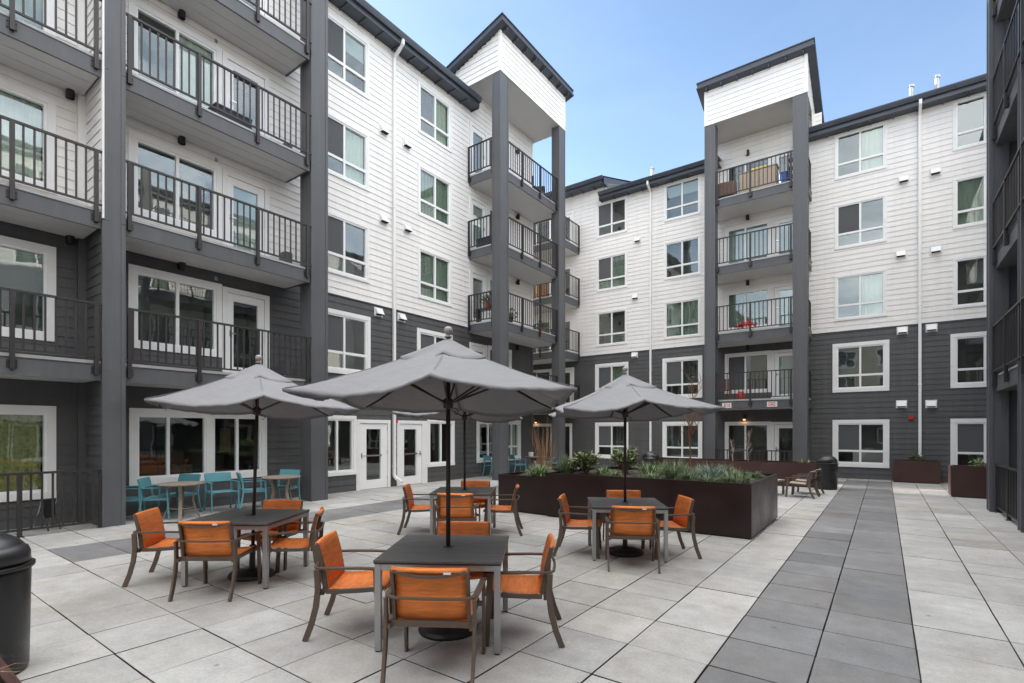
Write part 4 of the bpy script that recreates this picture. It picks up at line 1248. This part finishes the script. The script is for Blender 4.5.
def make_umbrella(label, c, rz, grp, lean=(0, 0)):
    t = thing('patio_umbrella', label, 'umbrella', (c[0], c[1], 0), rz, grp)
    h = 0.965; APEX = 2.44
    ZT = (1.965, 1.915, 1.905, 1.935, 1.995, 1.955, 2.045, 1.96)      # rib tip heights, the cloth has sagged unevenly
    b = MB()
    b.lathe([(0.0, 0.0), (0.245, 0.0), (0.25, 0.02), (0.235, 0.045), (0.16, 0.068), (0.06, 0.08), (0.034, 0.09), (0.031, 0.33), (0.036, 0.335), (0.036, 0.36), (0.0, 0.36)], 40)
    b.build('base', M['black'], t, smooth=False)
    p = MB(); p.tube([(0, 0, 0.1), (0, 0, 2.47)], 0.019, 14); p.build('pole', M['pole'], t, smooth=True)
    f = MB()
    f.lathe([(0.0, 2.46), (0.03, 2.462), (0.034, 2.472), (0.017, 2.48), (0.016, 2.49), (0.03, 2.498), (0.038, 2.515), (0.036, 2.535), (0.024, 2.552), (0.0, 2.558)], 18)
    f.build('finial', M['white_pole'], t, smooth=True)
    hb_ = MB()
    hb_.lathe([(0.019, 1.86), (0.04, 1.865), (0.045, 1.9), (0.045, 1.935), (0.03, 1.95), (0.019, 1.955)], 16)
    hb_.tube([(0.045, 0, 1.87), (0.075, 0, 1.86), (0.085, 0, 1.835), (0.07, 0, 1.812), (0.05, 0, 1.82)], 0.004, 6)
    hb_.build('runner_hub', M['pole'], t)
    rib_end = []
    for k in range(8):
        a = k * PI / 4
        rad = h * math.sqrt(2) if k % 2 else h
        rib_end.append((Vector((math.cos(a), math.sin(a), 0)), rad, ZT[k]))
    prof = lambda t_, zt: APEX - (APEX - zt) * (0.62 * t_ + 0.38 * (1 - (1 - t_) ** 1.9)) 
    for d, rad, zt in rib_end:
        rb = MB()
        pts = [d * (rad * q) + Vector((0, 0, prof(q, zt) - 0.017)) for q in (0.03, 0.25, 0.5, 0.75, 0.985)]
        rb.sweep(pts, 0.014, 0.02)
        o = rb.build('rib', M['pole'], t)
        q = 0.47
        s = MB(); s.sweep([d * 0.04 + Vector((0, 0, 1.915)), d * (rad * q) + Vector((0, 0, prof(q, zt) - 0.028))], 0.012, 0.016)
        s.build('strut', M['pole'], o)
    def cloth(t0, t1, lift, nt_, sag, scal, nw=10, hem=0.0):
        mb = MB(); vs = []; tot = 8 * nw
        for i in range(nt_ + 1):
            tt = t0 + (t1 - t0) * i / nt_
            for k in range(8):
                d0, r0, z0 = rib_end[k]; d1, r1, z1 = rib_end[(k + 1) % 8]
                p0 = d0 * r0 * tt; p1 = d1 * r1 * tt
                for j in range(nw):
                    w_ = j / nw; bell = 4 * w_ * (1 - w_)
                    q = p0.lerp(p1, w_)
                    zz = prof(tt, z0) * (1 - w_) + prof(tt, z1) * w_
                    zz -= sag * (0.7, 1.5, 0.9, 1.3, 1.1, 1.6, 0.8, 1.25)[k] * bell * tt ** 1.5
                    sc_ = 1 - scal * bell * (tt / t1) ** 6
                    wr = (0.0035 * math.sin(17 * w_ + 3.1 * k + 9 * tt) + 0.003 * math.sin(41 * w_ - 2.3 * k - 17 * tt)) * tt
                    vs.append((q.x * sc_, q.y * sc_, zz + lift + wr + scal * bell * (tt / t1) ** 6 * 0.15))
        fs = []
        for i in range(nt_):
            for j in range(tot):
                fs.append((i * tot + j, i * tot + (j + 1) % tot, (i + 1) * tot + (j + 1) % tot, (i + 1) * tot + j))
        mb.add(vs, fs)
        if hem:
            b_ = len(mb.v); last = vs[nt_ * tot:]
            mb.v += [(x * 0.997, y * 0.997, z - hem) for x, y, z in last]
            for j in range(tot):
                mb.f.append((nt_ * tot + j, nt_ * tot + (j + 1) % tot, b_ + (j + 1) % tot, b_ + j)); mb.m.append(0)
        return mb
    cl = cloth(0.10, 1.0, 0.0, 18, 0.055, 0.055, nw=14, hem=0.018).build('canopy', M['fabric'], t, smooth=True, recalc=False, solid=0.003)
    sm_ = MB()
    for d, rad, zt in rib_end:
        sm_.sweep([d * (rad * q) + Vector((0, 0, prof(q, zt) + 0.0018)) for q in (0.34, 0.5, 0.66, 0.82, 0.99)], 0.016, 0.002)
    sm_.build('seam_tape', M['seam'], cl)
    cloth(0.012, 0.34, 0.018, 6, 0.16, -0.10, hem=0.012).build('vent_cap', M['fabric'], cl, smooth=True, recalc=False, solid=0.003)
    return t
ug = 'grey patio umbrellas'
uA = make_umbrella('nearest grey square umbrella standing through the front table', CA, 36, ug)
uB = dup(uA, (*CB, 0), 66, 'grey square umbrella at left over the table before the teal chairs', ug)
uC = dup(uA, (*CC, 0), 35, 'grey umbrella mostly hidden behind the nearest one, over the back table', ug)
uD = dup(uA, (*CD, 0), 37, 'grey square umbrella at right beside the large dark planter', ug)

uB.location.x += 0.02; uB.location.y += 0.015
uB.rotation_euler = (0.0155, 0.027, R(66))

# ------------------------------------------------------------------ sling armchairs
def make_sling_chair(label, loc, rz, grp, sling='sling'):
    t = thing('sling_armchair', label, 'chair', loc, rz, grp)
    fr = M['bronze']
    X = 0.297
    for s in (-1, 1):
        lg = MB(); lg.sweep([(s * X, 0.245, 0), (s * X, 0.235, 0.2), (s * X, 0.22, 0.4), (s * X, 0.215, 0.564)], 0.022, 0.046, (1, 0, 0)); lg.build('leg', fr, t, bevel=0.003)
        lg = MB(); lg.sweep([(s * (X - 0.005), -0.345, 0), (s * (X - 0.002), -0.295, 0.13), (s * X, -0.258, 0.27), (s * X, -0.242, 0.41), (s * X, -0.25, 0.571)], 0.022, 0.046, (1, 0, 0)); lg.build('leg', fr, t, bevel=0.003)
    ar = MB()
    path = [(X, 0.265, 0.566), (X + 0.004, 0.1, 0.576), (X + 0.004, -0.1, 0.581), (X + 0.003, -0.2, 0.580), (X - 0.014, -0.252, 0.579), (X - 0.06, -0.279, 0.578), (0.09, -0.292, 0.578), (0, -0.294, 0.578)]
    full = path + [(-x, y, z) for x, y, z in path[-2::-1]]
    wd = [0.044, 0.044, 0.042, 0.038, 0.03, 0.024, 0.02, 0.02]; wd = wd + wd[-2::-1]
    ar.sweep(full, wd, 0.017, None)
    ar.build('arm_rail', fr, t, bevel=0.003)
    sf = MB()
    for s in (-1, 1):
        sf.sweep([(s * 0.252, 0.255, 0.395), (s * 0.252, 0.1, 0.385), (s * 0.252, -0.08, 0.378), (s * 0.252, -0.19, 0.38)], 0.022, 0.034, (1, 0, 0))
        sf.box(min(s * 0.263, s * 0.286), max(s * 0.263, s * 0.286), 0.19, 0.235, 0.372, 0.4)
        sf.box(min(s * 0.263, s * 0.286), max(s * 0.263, s * 0.286), -0.262, -0.2, 0.362, 0.392)
    sf.box(-0.241, 0.241, 0.235, 0.258, 0.372, 0.394)
    sf.box(-0.286, 0.286, -0.225, -0.2, 0.366, 0.408)
    sf.build('seat_frame', fr, t, bevel=0.002)
    BK = [(-0.196, 0.40), (-0.206, 0.5), (-0.226, 0.61), (-0.248, 0.705), (-0.264, 0.762)]
    for s in (-1, 1):
        bf = MB()
        bf.sweep([(s * 0.253, y, z) for y, z in BK], 0.022, 0.036, (1, 0, 0))
        bf.build('back_upright', fr, t, bevel=0.002)
    bf = MB()
    bf.sweep([(x, -0.272 - 0.012 * (1 - (x / 0.253) ** 2), 0.755 - 0.035 * (1 - (x / 0.253) ** 2)) for x in (-0.243, -0.16, -0.08, 0, 0.08, 0.16, 0.243)], 0.02, 0.024, (0, 1, 0))
    bf.build('top_rail', fr, t, bevel=0.002)
    def cloth(prof, dip, nx=8, name='seat', th=0.005, out_=0):
        mb = MB(); vs = []
        n = len(prof)
        for y, z in prof:
            for i in range(nx + 1):
                u = -1 + 2 * i / nx
                d = dip * (1 - u * u)
                if out_: vs.append((u * 0.2535, y - d, z))
                else: vs.append((u * 0.2535, y, z - d))
        mb.add(vs, [(j * (nx + 1) + i, j * (nx + 1) + i + 1, (j + 1) * (nx + 1) + i + 1, (j + 1) * (nx + 1) + i) for j in range(n - 1) for i in range(nx)])
        return mb.build(name, M[sling], t, smooth=True, recalc=False, solid=th)
    cloth([(0.268, 0.372), (0.272, 0.395), (0.262, 0.412), (0.23, 0.419), (0.15, 0.413), (0.05, 0.406), (-0.05, 0.401), (-0.13, 0.401), (-0.185, 0.404)], 0.022, name='seat')
    cloth([(-0.176, 0.40), (-0.186, 0.5), (-0.205, 0.61), (-0.23, 0.705), (-0.246, 0.757), (-0.258, 0.773), (-0.272, 0.769), (-0.276, 0.748)], 0.018, name='backrest', out_=1)
    tg_ = MB(); tg_.box(0.1, 0.15, -0.305, -0.302, 0.741, 0.756); tg_.build('care_tag', M['whitep'], t)
    return t
cg = 'orange sling armchairs around the umbrella tables'
def around(c, rot, dx, dy):
    a = R(rot)
    return (c[0] + dx * math.cos(a) - dy * math.sin(a), c[1] + dx * math.sin(a) + dy * math.cos(a), 0)
c0 = make_sling_chair('orange chair at the nearest table with its back to the viewer', around(CA, TROT, 0.05, -0.68), 32, cg)
chairs = [
    (CA, -0.79, 0.03, -50, 'orange chair on the left side of the nearest table, turned towards it'),
    (CA, 0.60, -0.02, 123, 'orange chair on the right side of the nearest table'),
    (CA, 0.02, 0.50, 214, 'orange chair tucked in on the far side of the nearest table, only its top showing'),
    (CB, 0.0, -0.55, 36, 'orange chair with its back to the viewer at the left table'),
    (CB, -0.84, -0.12, -42, 'orange chair on the left side of the left table, seen from behind'),
    (CB, 0.58, -0.08, 140, 'orange chair on the right side of the left table'),
    (CB, 0.0, 0.50, 212, 'orange chair behind the left table, facing the viewer'),
    (CC, 0.02, -0.80, 33, 'orange chair with its back to the viewer at the back table'),
    (CC, -0.72, 0.05, -52, 'orange chair on the left side of the back table'),
    (CC, 0.60, 0.04, 124, 'orange chair on the right side of the back table'),
    (CC, 0.08, 0.55, 213, 'orange chair on the far side of the back table, before the white doors'),
    (CD, -0.03, -0.64, 28, 'orange chair with its back to the viewer at the table by the planter'),
    (CD, -0.60, 0.0, -66, 'orange chair on the left side of the table by the planter'),
    (CD, 0.56, -0.02, 128, 'orange chair on the right side of the table by the planter, near the planter corner'),
    (CD, 0.1, 0.50, 213, 'orange chair between the right table and the large planter'),
]
for c, dx, dy, rz, lb in chairs:
    dup(c0, around(c, TROT, dx, dy), rz, lb, cg)
# two taupe lounge chairs and a low bench by the far bin
lg_ = 'taupe sling chairs by the far bin'
l0 = make_sling_chair('taupe sling chair near the far bin, nearer of the two', (-1.72, 14.85, 0), 84, lg_, 'taupe')
l0.scale = (1.0, 1.05, 0.86)
l1 = dup(l0, (-1.68, 15.7, 0), 86, 'taupe sling chair beside the far bin, farther of the two', lg_)
t = thing('low_bench', 'low taupe side bench half hidden behind the large planter corner', 'bench', (-2.45, 14.75, 0), 74)
mb = MB(); mb.box(-0.42, 0.42, -0.24, 0.24, 0.36, 0.40); mb.build('tabletop', M['taupe'], t, bevel=0.004)
for sx in (-1, 1):
    for sy in (-1, 1):
        q = MB(); q.box(sx * 0.39 - 0.022, sx * 0.39 + 0.022, sy * 0.21 - 0.022, sy * 0.21 + 0.022, 0, 0.36); q.build('leg', M['bronze'], t)

# ------------------------------------------------------------------ teal bistro chairs and round tables
def make_teal(label, loc, rz, grp):
    t = thing('bistro_chair', label, 'chair', loc, rz, grp)
    m = M['teal']
    X = 0.255
    for s in (-1, 1):
        q = MB(); q.sweep([(s * X, 0.235, 0), (s * X, 0.21, 0.4), (s * X, 0.20, 0.60)], 0.024, 0.03, (1, 0, 0)); q.build('leg', m, t)
        q = MB(); q.sweep([(s * X, -0.30, 0), (s * X, -0.245, 0.2), (s * X, -0.215, 0.42), (s * X, -0.235, 0.6)], 0.024, 0.03, (1, 0, 0)); q.build('leg', m, t)
        q = MB(); q.sweep([(s * X, 0.235, 0.607), (s * X, 0.0, 0.61), (s * X, -0.25, 0.606)], 0.04, 0.016, (1, 0, 0)); q.build('arm', m, t)
    q = MB()
    for i in range(7):
        y0 = -0.21 + i * 0.064
        q.box(-0.242, 0.242, y0, y0 + 0.056, 0.40 + 0.006 * abs(i - 3) / 3, 0.412 + 0.006 * abs(i - 3) / 3)
    for s in (-1, 1): q.box(s * 0.235 - 0.012, s * 0.235 + 0.012, -0.21, 0.235, 0.372, 0.40)
    q.build('seat', m, t)
    q = MB()
    BK = [(-0.215, 0.47), (-0.235, 0.6), (-0.262, 0.72), (-0.28, 0.78)]
    vs = [(x, y - 0.016 * (1 - (x / 0.25) ** 2), z) for y, z in BK[1:] for x in (-0.25, -0.17, -0.08, 0, 0.08, 0.17, 0.25)]
    q.add(vs, [(j * 7 + i, j * 7 + i + 1, (j + 1) * 7 + i + 1, (j + 1) * 7 + i) for j in range(2) for i in range(6)])
    q.build('backrest', m, t, recalc=False, solid=0.014)
    for s in (-1, 1):
        q = MB(); q.sweep([(s * 0.242, -0.21, 0.41), (s * 0.242, -0.238, 0.6), (s * 0.242, -0.283, 0.775)], 0.022, 0.024, (1, 0, 0)); q.build('back_upright', m, t)
    return t
bgp = 'teal bistro chairs along the left block'
b0 = make_teal('teal chair leftmost of the row, beside the first column', (-11.5, 3.5, 0), -25, bgp)
for x, y, rz, lb in [
    (-11.22, 3.93, -38, 'teal chair second from the first column, facing the round table at left'),
    (-11.52, 4.36, 204, 'teal chair behind the left round table, against the window'),
    (-11.22, 5.06, 262, 'teal chair between the two round tables, facing the courtyard'),
    (-11.05, 5.62, -18, 'teal chair turned towards the right of the two round tables'),
    (-11.0, 6.27, 205, 'teal chair behind the right of the two round tables, beside the second column'),
    (-11.62, 14.75, -20, 'teal chair partly hidden by the near tower column'),
    (-11.35, 15.95, -30, 'teal chair under the left tower, left of the patio table'),
    (-10.9, 17.55, 150, 'teal chair under the left tower, right of the patio table')]:
    dup(b0, (x, y, 0), rz, lb, bgp)
def make_round_table(label, loc, rz, grp):
    t = thing('round_table', label, 'table', loc, rz, grp)
    q = MB(); q.lathe([(0, 0.64), (0.36, 0.64), (0.40, 0.652), (0.402, 0.668), (0.39, 0.676), (0, 0.678)], 40); q.build('tabletop', M['wood'], t)
    for k in range(4):
        a = PI / 4 + k * PI / 2
        d = Vector((math.cos(a), math.sin(a), 0))
        q = MB(); q.sweep([d * 0.30 + Vector((0, 0, 0)), d * 0.235 + Vector((0, 0, 0.16)), d * 0.19 + Vector((0, 0, 0.34)), d * 0.21 + Vector((0, 0, 0.5)), d * 0.28 + Vector((0, 0, 0.64))], 0.06, 0.028, (-d.y, d.x, 0)); q.build('leg', M['wood'], t)
    q = MB(); q.tube([(0.2 * math.cos(i * PI / 8), 0.2 * math.sin(i * PI / 8), 0.2) for i in range(17)], 0.012, 6); q.build('foot_ring', M['wood'], t)
    return t
rgp = 'round stone-look bistro tables'
r0 = make_round_table('round taupe bistro table at left, in front of the lounge window', (-10.92, 4.18, 0), 20, rgp)
dup(r0, (-10.72, 6.08, 0), 50, 'round taupe bistro table closest to the second column', rgp)
dup(r0, (-11.1, 16.75, 0), 10, 'small round patio table between the teal chairs under the left tower', rgp)
pt = MB(); pt.lathe([(0, 0), (0.085, 0), (0.11, 0.15), (0.115, 0.16), (0.1, 0.16), (0.09, 0.02), (0, 0.02)], 18)
o = pt.build('table_pot', M['whitep']); o.location = (-11.25, 16.7, 0.68); tag(o, 'small white pot on the patio table under the left tower', 'pot')

# ------------------------------------------------------------------ bins
def make_bin(label, loc, rz, grp):
    t = thing('trash_bin', label, 'trash bin', loc, rz, grp)
    q = MB()
    q.lathe([(0, 0.02), (0.245, 0.02), (0.25, 0.03), (0.262, 0.70), (0.262, 0.72), (0.25, 0.72)], 48)
    q.lathe([(0.235, 0.0), (0.235, 0.03), (0.24, 0.03)], 48)
    q.build('body', M['bin'], t, smooth=True)
    q = MB()
    q.lathe([(0.262, 0.722), (0.282, 0.724), (0.284, 0.748), (0.27, 0.756), (0.262, 0.757), (0.258, 0.80), (0.238, 0.86), (0.2, 0.912), (0.145, 0.95), (0.08, 0.972), (0, 0.98)], 48)
    q.build('dome_lid', M['bin'], t, smooth=True)
    # projecting hood round the push-door openings
    for sg in (1, -1):
        q = MB()
        n = 14; vs = []
        for i in range(n + 1):
            a = -0.85 + 1.7 * i / n
            for rr, zz in ((0.25, 0.77), (0.287, 0.775), (0.287, 0.83), (0.272, 0.868), (0.24, 0.885), (0.19, 0.89)):
                k = 1 - 0.25 * (abs(a) / 0.85) ** 4
                vs.append((sg * rr * k * math.cos(a) if rr > 0.2 else sg * rr * math.cos(a), rr * math.sin(a) * (1.0), zz))
        q.add(vs, [(i * 6 + j, i * 6 + j + 1, (i + 1) * 6 + j + 1, (i + 1) * 6 + j) for i in range(n) for j in range(5)])
        o = q.build('door_hood', M['bin'], t, smooth=True, recalc=False)
    return t
bn = 'black dome-topped litter bins'
k0 = make_bin('large black dome-topped bin cut off by the left edge of the photo', (-4.99, 0.67, 0), 20, bn)
dup(k0, (-1.32, 17.2, 0), 70, 'small distant black dome-topped bin beside the far lounge chairs', bn)
dup(k0, (-6.46, 16.9, 0), 10, 'distant black dome-topped bin, only its lid showing behind the large planter', bn)

# ------------------------------------------------------------------ things behind the fence, in rooms and on balconies
t = thing('folding_chair', 'black folded chair with one bright steel leg behind the patio railing', 'chair', (-11.5, 2.35, 0), 20)
q = MB(); q.box(-0.03, 0.05, -0.1, 0.1, 0.32, 0.36); q.box(0.03, 0.06, -0.09, 0.09, 0.2, 0.52); q.build('seat', M['black'], t, bevel=0.006)
for s in (-1, 1):
    q = MB(); q.tube([(-0.18, s * 0.11, 0), (0.0, s * 0.11, 0.36), (0.05, s * 0.11, 0.52)], 0.012, 8); q.build('leg', M['steel'], t)
    q = MB(); q.tube([(0.18, s * 0.09, 0), (0.0, s * 0.09, 0.34)], 0.012, 8); q.build('leg', M['black'], t)
t = thing('picture_frame', 'ochre framed picture glowing inside the lounge window behind the umbrella pole', 'picture', (-13.5, 6.22, 1.45))
q = MB(); q.box(0, 0.02, -0.2, 0.2, -0.3, 0.3); q.build('canvas', M['picture'], t)
q = MB()
for a in ((-0.22, -0.2, -0.32, 0.32), (0.2, 0.22, -0.32, 0.32), (-0.2, 0.2, -0.32, -0.3), (-0.2, 0.2, 0.3, 0.32)): q.box(0, 0.03, a[0], a[1], a[2], a[3])
q.build('frame', M['black'], t)
t = thing('lounge_sofa', 'dim brown sofa inside the left lounge window', 'sofa', (-12.75, 4.5, 0.74))
q = MB(); q.box(-0.3, 0.3, -0.5, 0.5, 0.0, 0.2); q.build('seat', M['wicker'], t, bevel=0.03)
q = MB(); q.box(-0.3, -0.16, -0.5, 0.5, 0.2, 0.5); q.build('backrest', M['wicker'], t, bevel=0.03)

def pot_plant(label, loc, m='terracotta', h=0.4, r=0.2, n=140, leaf=0.12):
    t = thing('potted_plant', label, 'potted plant', loc)
    q = MB(); q.lathe([(0, 0), (0.09, 0), (0.125, 0.2), (0.135, 0.21), (0.12, 0.22), (0.11, 0.18), (0, 0.18)], 18); q.build('pot', M[m], t)
    lf = MB()
    for i in range(n):
        a = random.uniform(0, 2 * PI); el = random.uniform(0.2, 1.4)
        d = Vector((math.cos(a) * math.cos(el), math.sin(a) * math.cos(el), math.sin(el)))
        p = Vector((0, 0, 0.18)) + d * random.uniform(0.1, 1) * Vector((r, r, h)).length * 0.5
        s = d.cross(Vector((0, 0, 1)) + Vector((random.gauss(0, .3), random.gauss(0, .3), 0))).normalized() * leaf * 0.2
        lf.add([p, p + d * leaf * .5 - s, p + d * leaf + Vector((0, 0, -0.03)), p + d * leaf * .5 + s], [(0, 1, 2), (0, 2, 3)], random.choice((0, 1)))
    lf.build('foliage', [M['leaf_d'], M['leaf_m']], t, recalc=False)
    return t
zb = [0] + [d + 0.075 for d in DB[1:]]
zl = [0] + [d + 0.04 for d in DL[1:]]
# left tower, third floor: plants on a dark stand
t = thing('plant_stand', 'dark plant stand on the third-floor balcony of the left tower', 'plant stand', (-11.3, 13.98, zl[2]))
q = MB(); q.box(-0.4, 0.4, -0.14, 0.14, 0.42, 0.46); q.build('shelf', M['black'], t)
for sx in (-1, 1):
    q = MB(); q.box(sx * 0.36 - 0.02, sx * 0.36 + 0.02, -0.12, 0.12, 0, 0.42); q.build('leg', M['black'], t)
pot_plant('leafy plant in an orange pot on the dark plant stand of the left tower', (-11.3, 13.98, zl[2] + 0.46), 'terracotta')
pot_plant('low leafy plant on the floor of the third-floor left tower balcony', (-10.85, 14.75, zl[2]), 'black', 0.5, 0.3)
pot_plant('orange-potted plant at the far end of the third-floor left tower balcony', (-10.95, 17.0, zl[2]), 'terracotta', 0.5, 0.22)
t = thing('storage_bench', 'dark storage bench on the fourth-floor left tower balcony', 'bench', (-11.35, 14.1, zl[3]))
q = MB(); q.box(-0.38, 0.38, -0.18, 0.18, 0.02, 0.3); q.build('box', M['navy'], t, bevel=0.01)
q = MB(); q.box(-0.39, 0.39, -0.19, 0.19, 0.3, 0.34); q.build('lid', M['black'], t, bevel=0.008)
t = thing('deck_chair', 'blue-grey folding chair at the far end of the top left tower balcony', 'chair', (-11.0, 16.9, zl[4]), -60)
q = MB(); q.box(-0.25, 0.25, -0.22, 0.22, 0.38, 0.42); q.build('seat', M['navy'], t)
q = MB(); q.box(-0.25, 0.25, -0.26, -0.22, 0.42, 0.85); q.build('backrest', M['navy'], t)
for sx in (-1, 1):
    q = MB(); q.tube([(sx * 0.24, -0.25, 0), (sx * 0.24, 0.2, 0.42)], 0.013, 6); q.tube([(sx * 0.22, 0.25, 0), (sx * 0.22, -0.2, 0.42)], 0.013, 6); q.build('leg', M['black'], t)
# bay B fifth floor: dark bench behind the railing
t = thing('storage_bench', 'dark blue-grey bench on a balcony of the left block, beside the balcony door', 'bench', (-11.6, 5.4, zl[3]))
q = MB(); q.box(-0.2, 0.2, -0.38, 0.38, 0.05, 0.42); q.build('box', M['navy'], t, bevel=0.01)
q = MB(); q.box(-0.21, 0.21, -0.39, 0.39, 0.42, 0.47); q.build('lid', M['navy'], t, bevel=0.012)
# corner balcony with cedar slats
t = thing('privacy_screen', 'orange cedar slat screen on the third-floor corner balcony beyond the left tower', 'screen', (-13.6, 20.25, zb[3]))
for i in range(9):
    q = MB(); q.box(-0.9 + i * 0.2, -0.76 + i * 0.2, 0, 0.02, 0.04, 1.15); q.build('slat', M['cedar'], t)
q = MB(); q.box(-0.95, 0.95, 0.021, 0.05, 0.2, 0.26); q.box(-0.95, 0.95, 0.021, 0.05, 0.95, 1.01); q.build('frame', M['cedar'], t)
# right tower, top floor
zt = zb[4]
t = thing('wicker_armchair', 'brown wicker armchair on the top balcony of the right tower', 'chair', (-4.85, 20.55, zt), 190)
q = MB(); q.box(-0.3, 0.3, -0.28, 0.28, 0.1, 0.4); q.build('seat', M['wicker'], t, bevel=0.03)
q = MB(); q.box(-0.3, 0.3, -0.34, -0.26, 0.1, 0.86); q.build('backrest', M['wicker'], t, bevel=0.03)
for s in (-1, 1):
    q = MB(); q.box(s * 0.3 - 0.05, s * 0.3 + 0.05, -0.3, 0.28, 0.05, 0.6); q.build('arm', M['wicker'], t, bevel=0.03)
t = thing('storage_cabinet', 'pale tan wooden cabinet on the top balcony of the right tower', 'cabinet', (-3.75, 20.7, zt))
q = MB(); q.box(-0.62, 0.62, -0.22, 0.22, 0.0, 0.84); q.build('body', M['tan'], t, bevel=0.008)
q = MB(); q.box(-0.65, 0.65, -0.25, 0.24, 0.84, 0.87); q.build('top', M['tan'], t, bevel=0.005)
for s in (-1, 1):
    q = MB(); q.box(min(s * 0.01, s * 0.6), max(s * 0.01, s * 0.6), -0.236, -0.221, 0.04, 0.8); d = q.build('door', M['tan'], t)
    h = MB(); h.box(s * 0.06 - 0.01, s * 0.06 + 0.01, -0.26, -0.237, 0.4, 0.52); h.build('handle', M['metal'], d)
q = MB(); q.box(-0.26, 0.26, -0.16, 0.16, 0, 0.1)
o = q.build('cushion', M['yellow'], bevel=0.03); o.location = (-3.72, 20.7, zt + 0.87); tag(o, 'yellow cushion on the tan cabinet of the top right tower balcony', 'cushion')
q = MB(); q.lathe([(0, 0), (0.16, 0), (0.2, 0.36), (0.215, 0.37), (0.2, 0.38), (0.18, 0.03), (0, 0.03)], 20)
o = q.build('plastic_tub', M['bluep']); o.location = (-2.86, 20.4, zt); tag(o, 'bright blue plastic tub on the top right tower balcony', 'tub')
t = thing('shelf_rack', 'black shelf rack by the right column of the top right tower balcony', 'shelf', (-2.6, 20.75, zt))
for z in (0.05, 0.35, 0.65, 0.95):
    q = MB(); q.box(-0.2, 0.2, -0.15, 0.15, z, z + 0.035); q.build('shelf', M['black'], t)
q = MB()
for a in (-1, 1):
    for b in (-1, 1): q.box(a * 0.19 - 0.012, a * 0.19 + 0.012, b * 0.14 - 0.012, b * 0.14 + 0.012, 0, 1.2)
q.build('frame', M['black'], t)
q = MB(); q.tube([(0.13 * math.cos(i * PI / 10), 0, 0.13 * math.sin(i * PI / 10)) for i in range(21)], 0.006, 6)
for k in range(5): q.tube([(0.13 * math.cos(k), 0, 0.13 * math.sin(k)), (-0.13 * math.cos(k), 0, -0.13 * math.sin(k))], 0.003, 4)
o = q.build('wire_ornament', M['black']); o.location = (-2.6, 20.75, zt + 1.3); tag(o, 'round wire ornament on top of the black shelf rack', 'ornament')
# red garland on the third-floor railing, lantern and rocker below
q = MB()
rnd = random.Random(4)
for i in range(90):
    c = Vector((rnd.uniform(-0.36, 0.36), rnd.gauss(0, 0.03), 0.05 * math.sin(i) + rnd.gauss(0, 0.03)))
    d = Vector((rnd.gauss(0, 1), rnd.gauss(0, 1), rnd.gauss(0, 1))).normalized() * 0.05; e = d.cross(Vector((0.3, 0.5, 1))).normalized() * 0.03
    q.add([c - d, c + e, c + d, c - e], [(0, 1, 2, 3)])
for s in (-1, 1):
    q.tube([(0.0, 0, 0.08), (s * 0.12, -0.03, 0.16), (s * 0.2, -0.02, 0.06), (0.0, 0, 0.04)], 0.025, 6)
o = q.build('red_garland', M['red'], recalc=False); o.location = (-4.05, QY + 0.04, zb[2] + 0.15); tag(o, 'red bow garland tied to the third-floor railing of the right tower', 'garland')
t = thing('lantern', 'red lantern on the second-floor balcony of the right tower', 'lantern', (-4.3, 20.35, zb[1]))
q = MB(); q.lathe([(0, 0), (0.13, 0), (0.15, 0.05), (0.14, 0.2), (0.08, 0.27), (0.03, 0.3), (0, 0.3)], 16); q.build('body', M['red'], t)
q = MB(); q.tube([(-0.1, 0, 0.25), (-0.06, 0, 0.38), (0.06, 0, 0.38), (0.1, 0, 0.25)], 0.008, 6); q.build('handle', M['black'], t)
t = thing('slat_chair', 'dark slatted chair on the second-floor balcony of the right tower', 'chair', (-4.98, 20.6, zb[1]), 200)
q = MB()
for i in range(5): q.box(-0.25, 0.25, -0.22 + i * 0.09, -0.15 + i * 0.09, 0.38, 0.4)
q.build('seat', M['wicker'], t)
q = MB()
for i in range(5): q.box(-0.25 + i * 0.11, -0.19 + i * 0.11, -0.27, -0.25, 0.4, 0.85)
q.build('backrest', M['wicker'], t)
for a in (-1, 1):
    for b in (-1, 1):
        q = MB(); q.box(a * 0.24 - 0.02, a * 0.24 + 0.02, b * 0.22 - 0.02, b * 0.22 + 0.02, 0, 0.39); q.build('leg', M['wicker'], t)
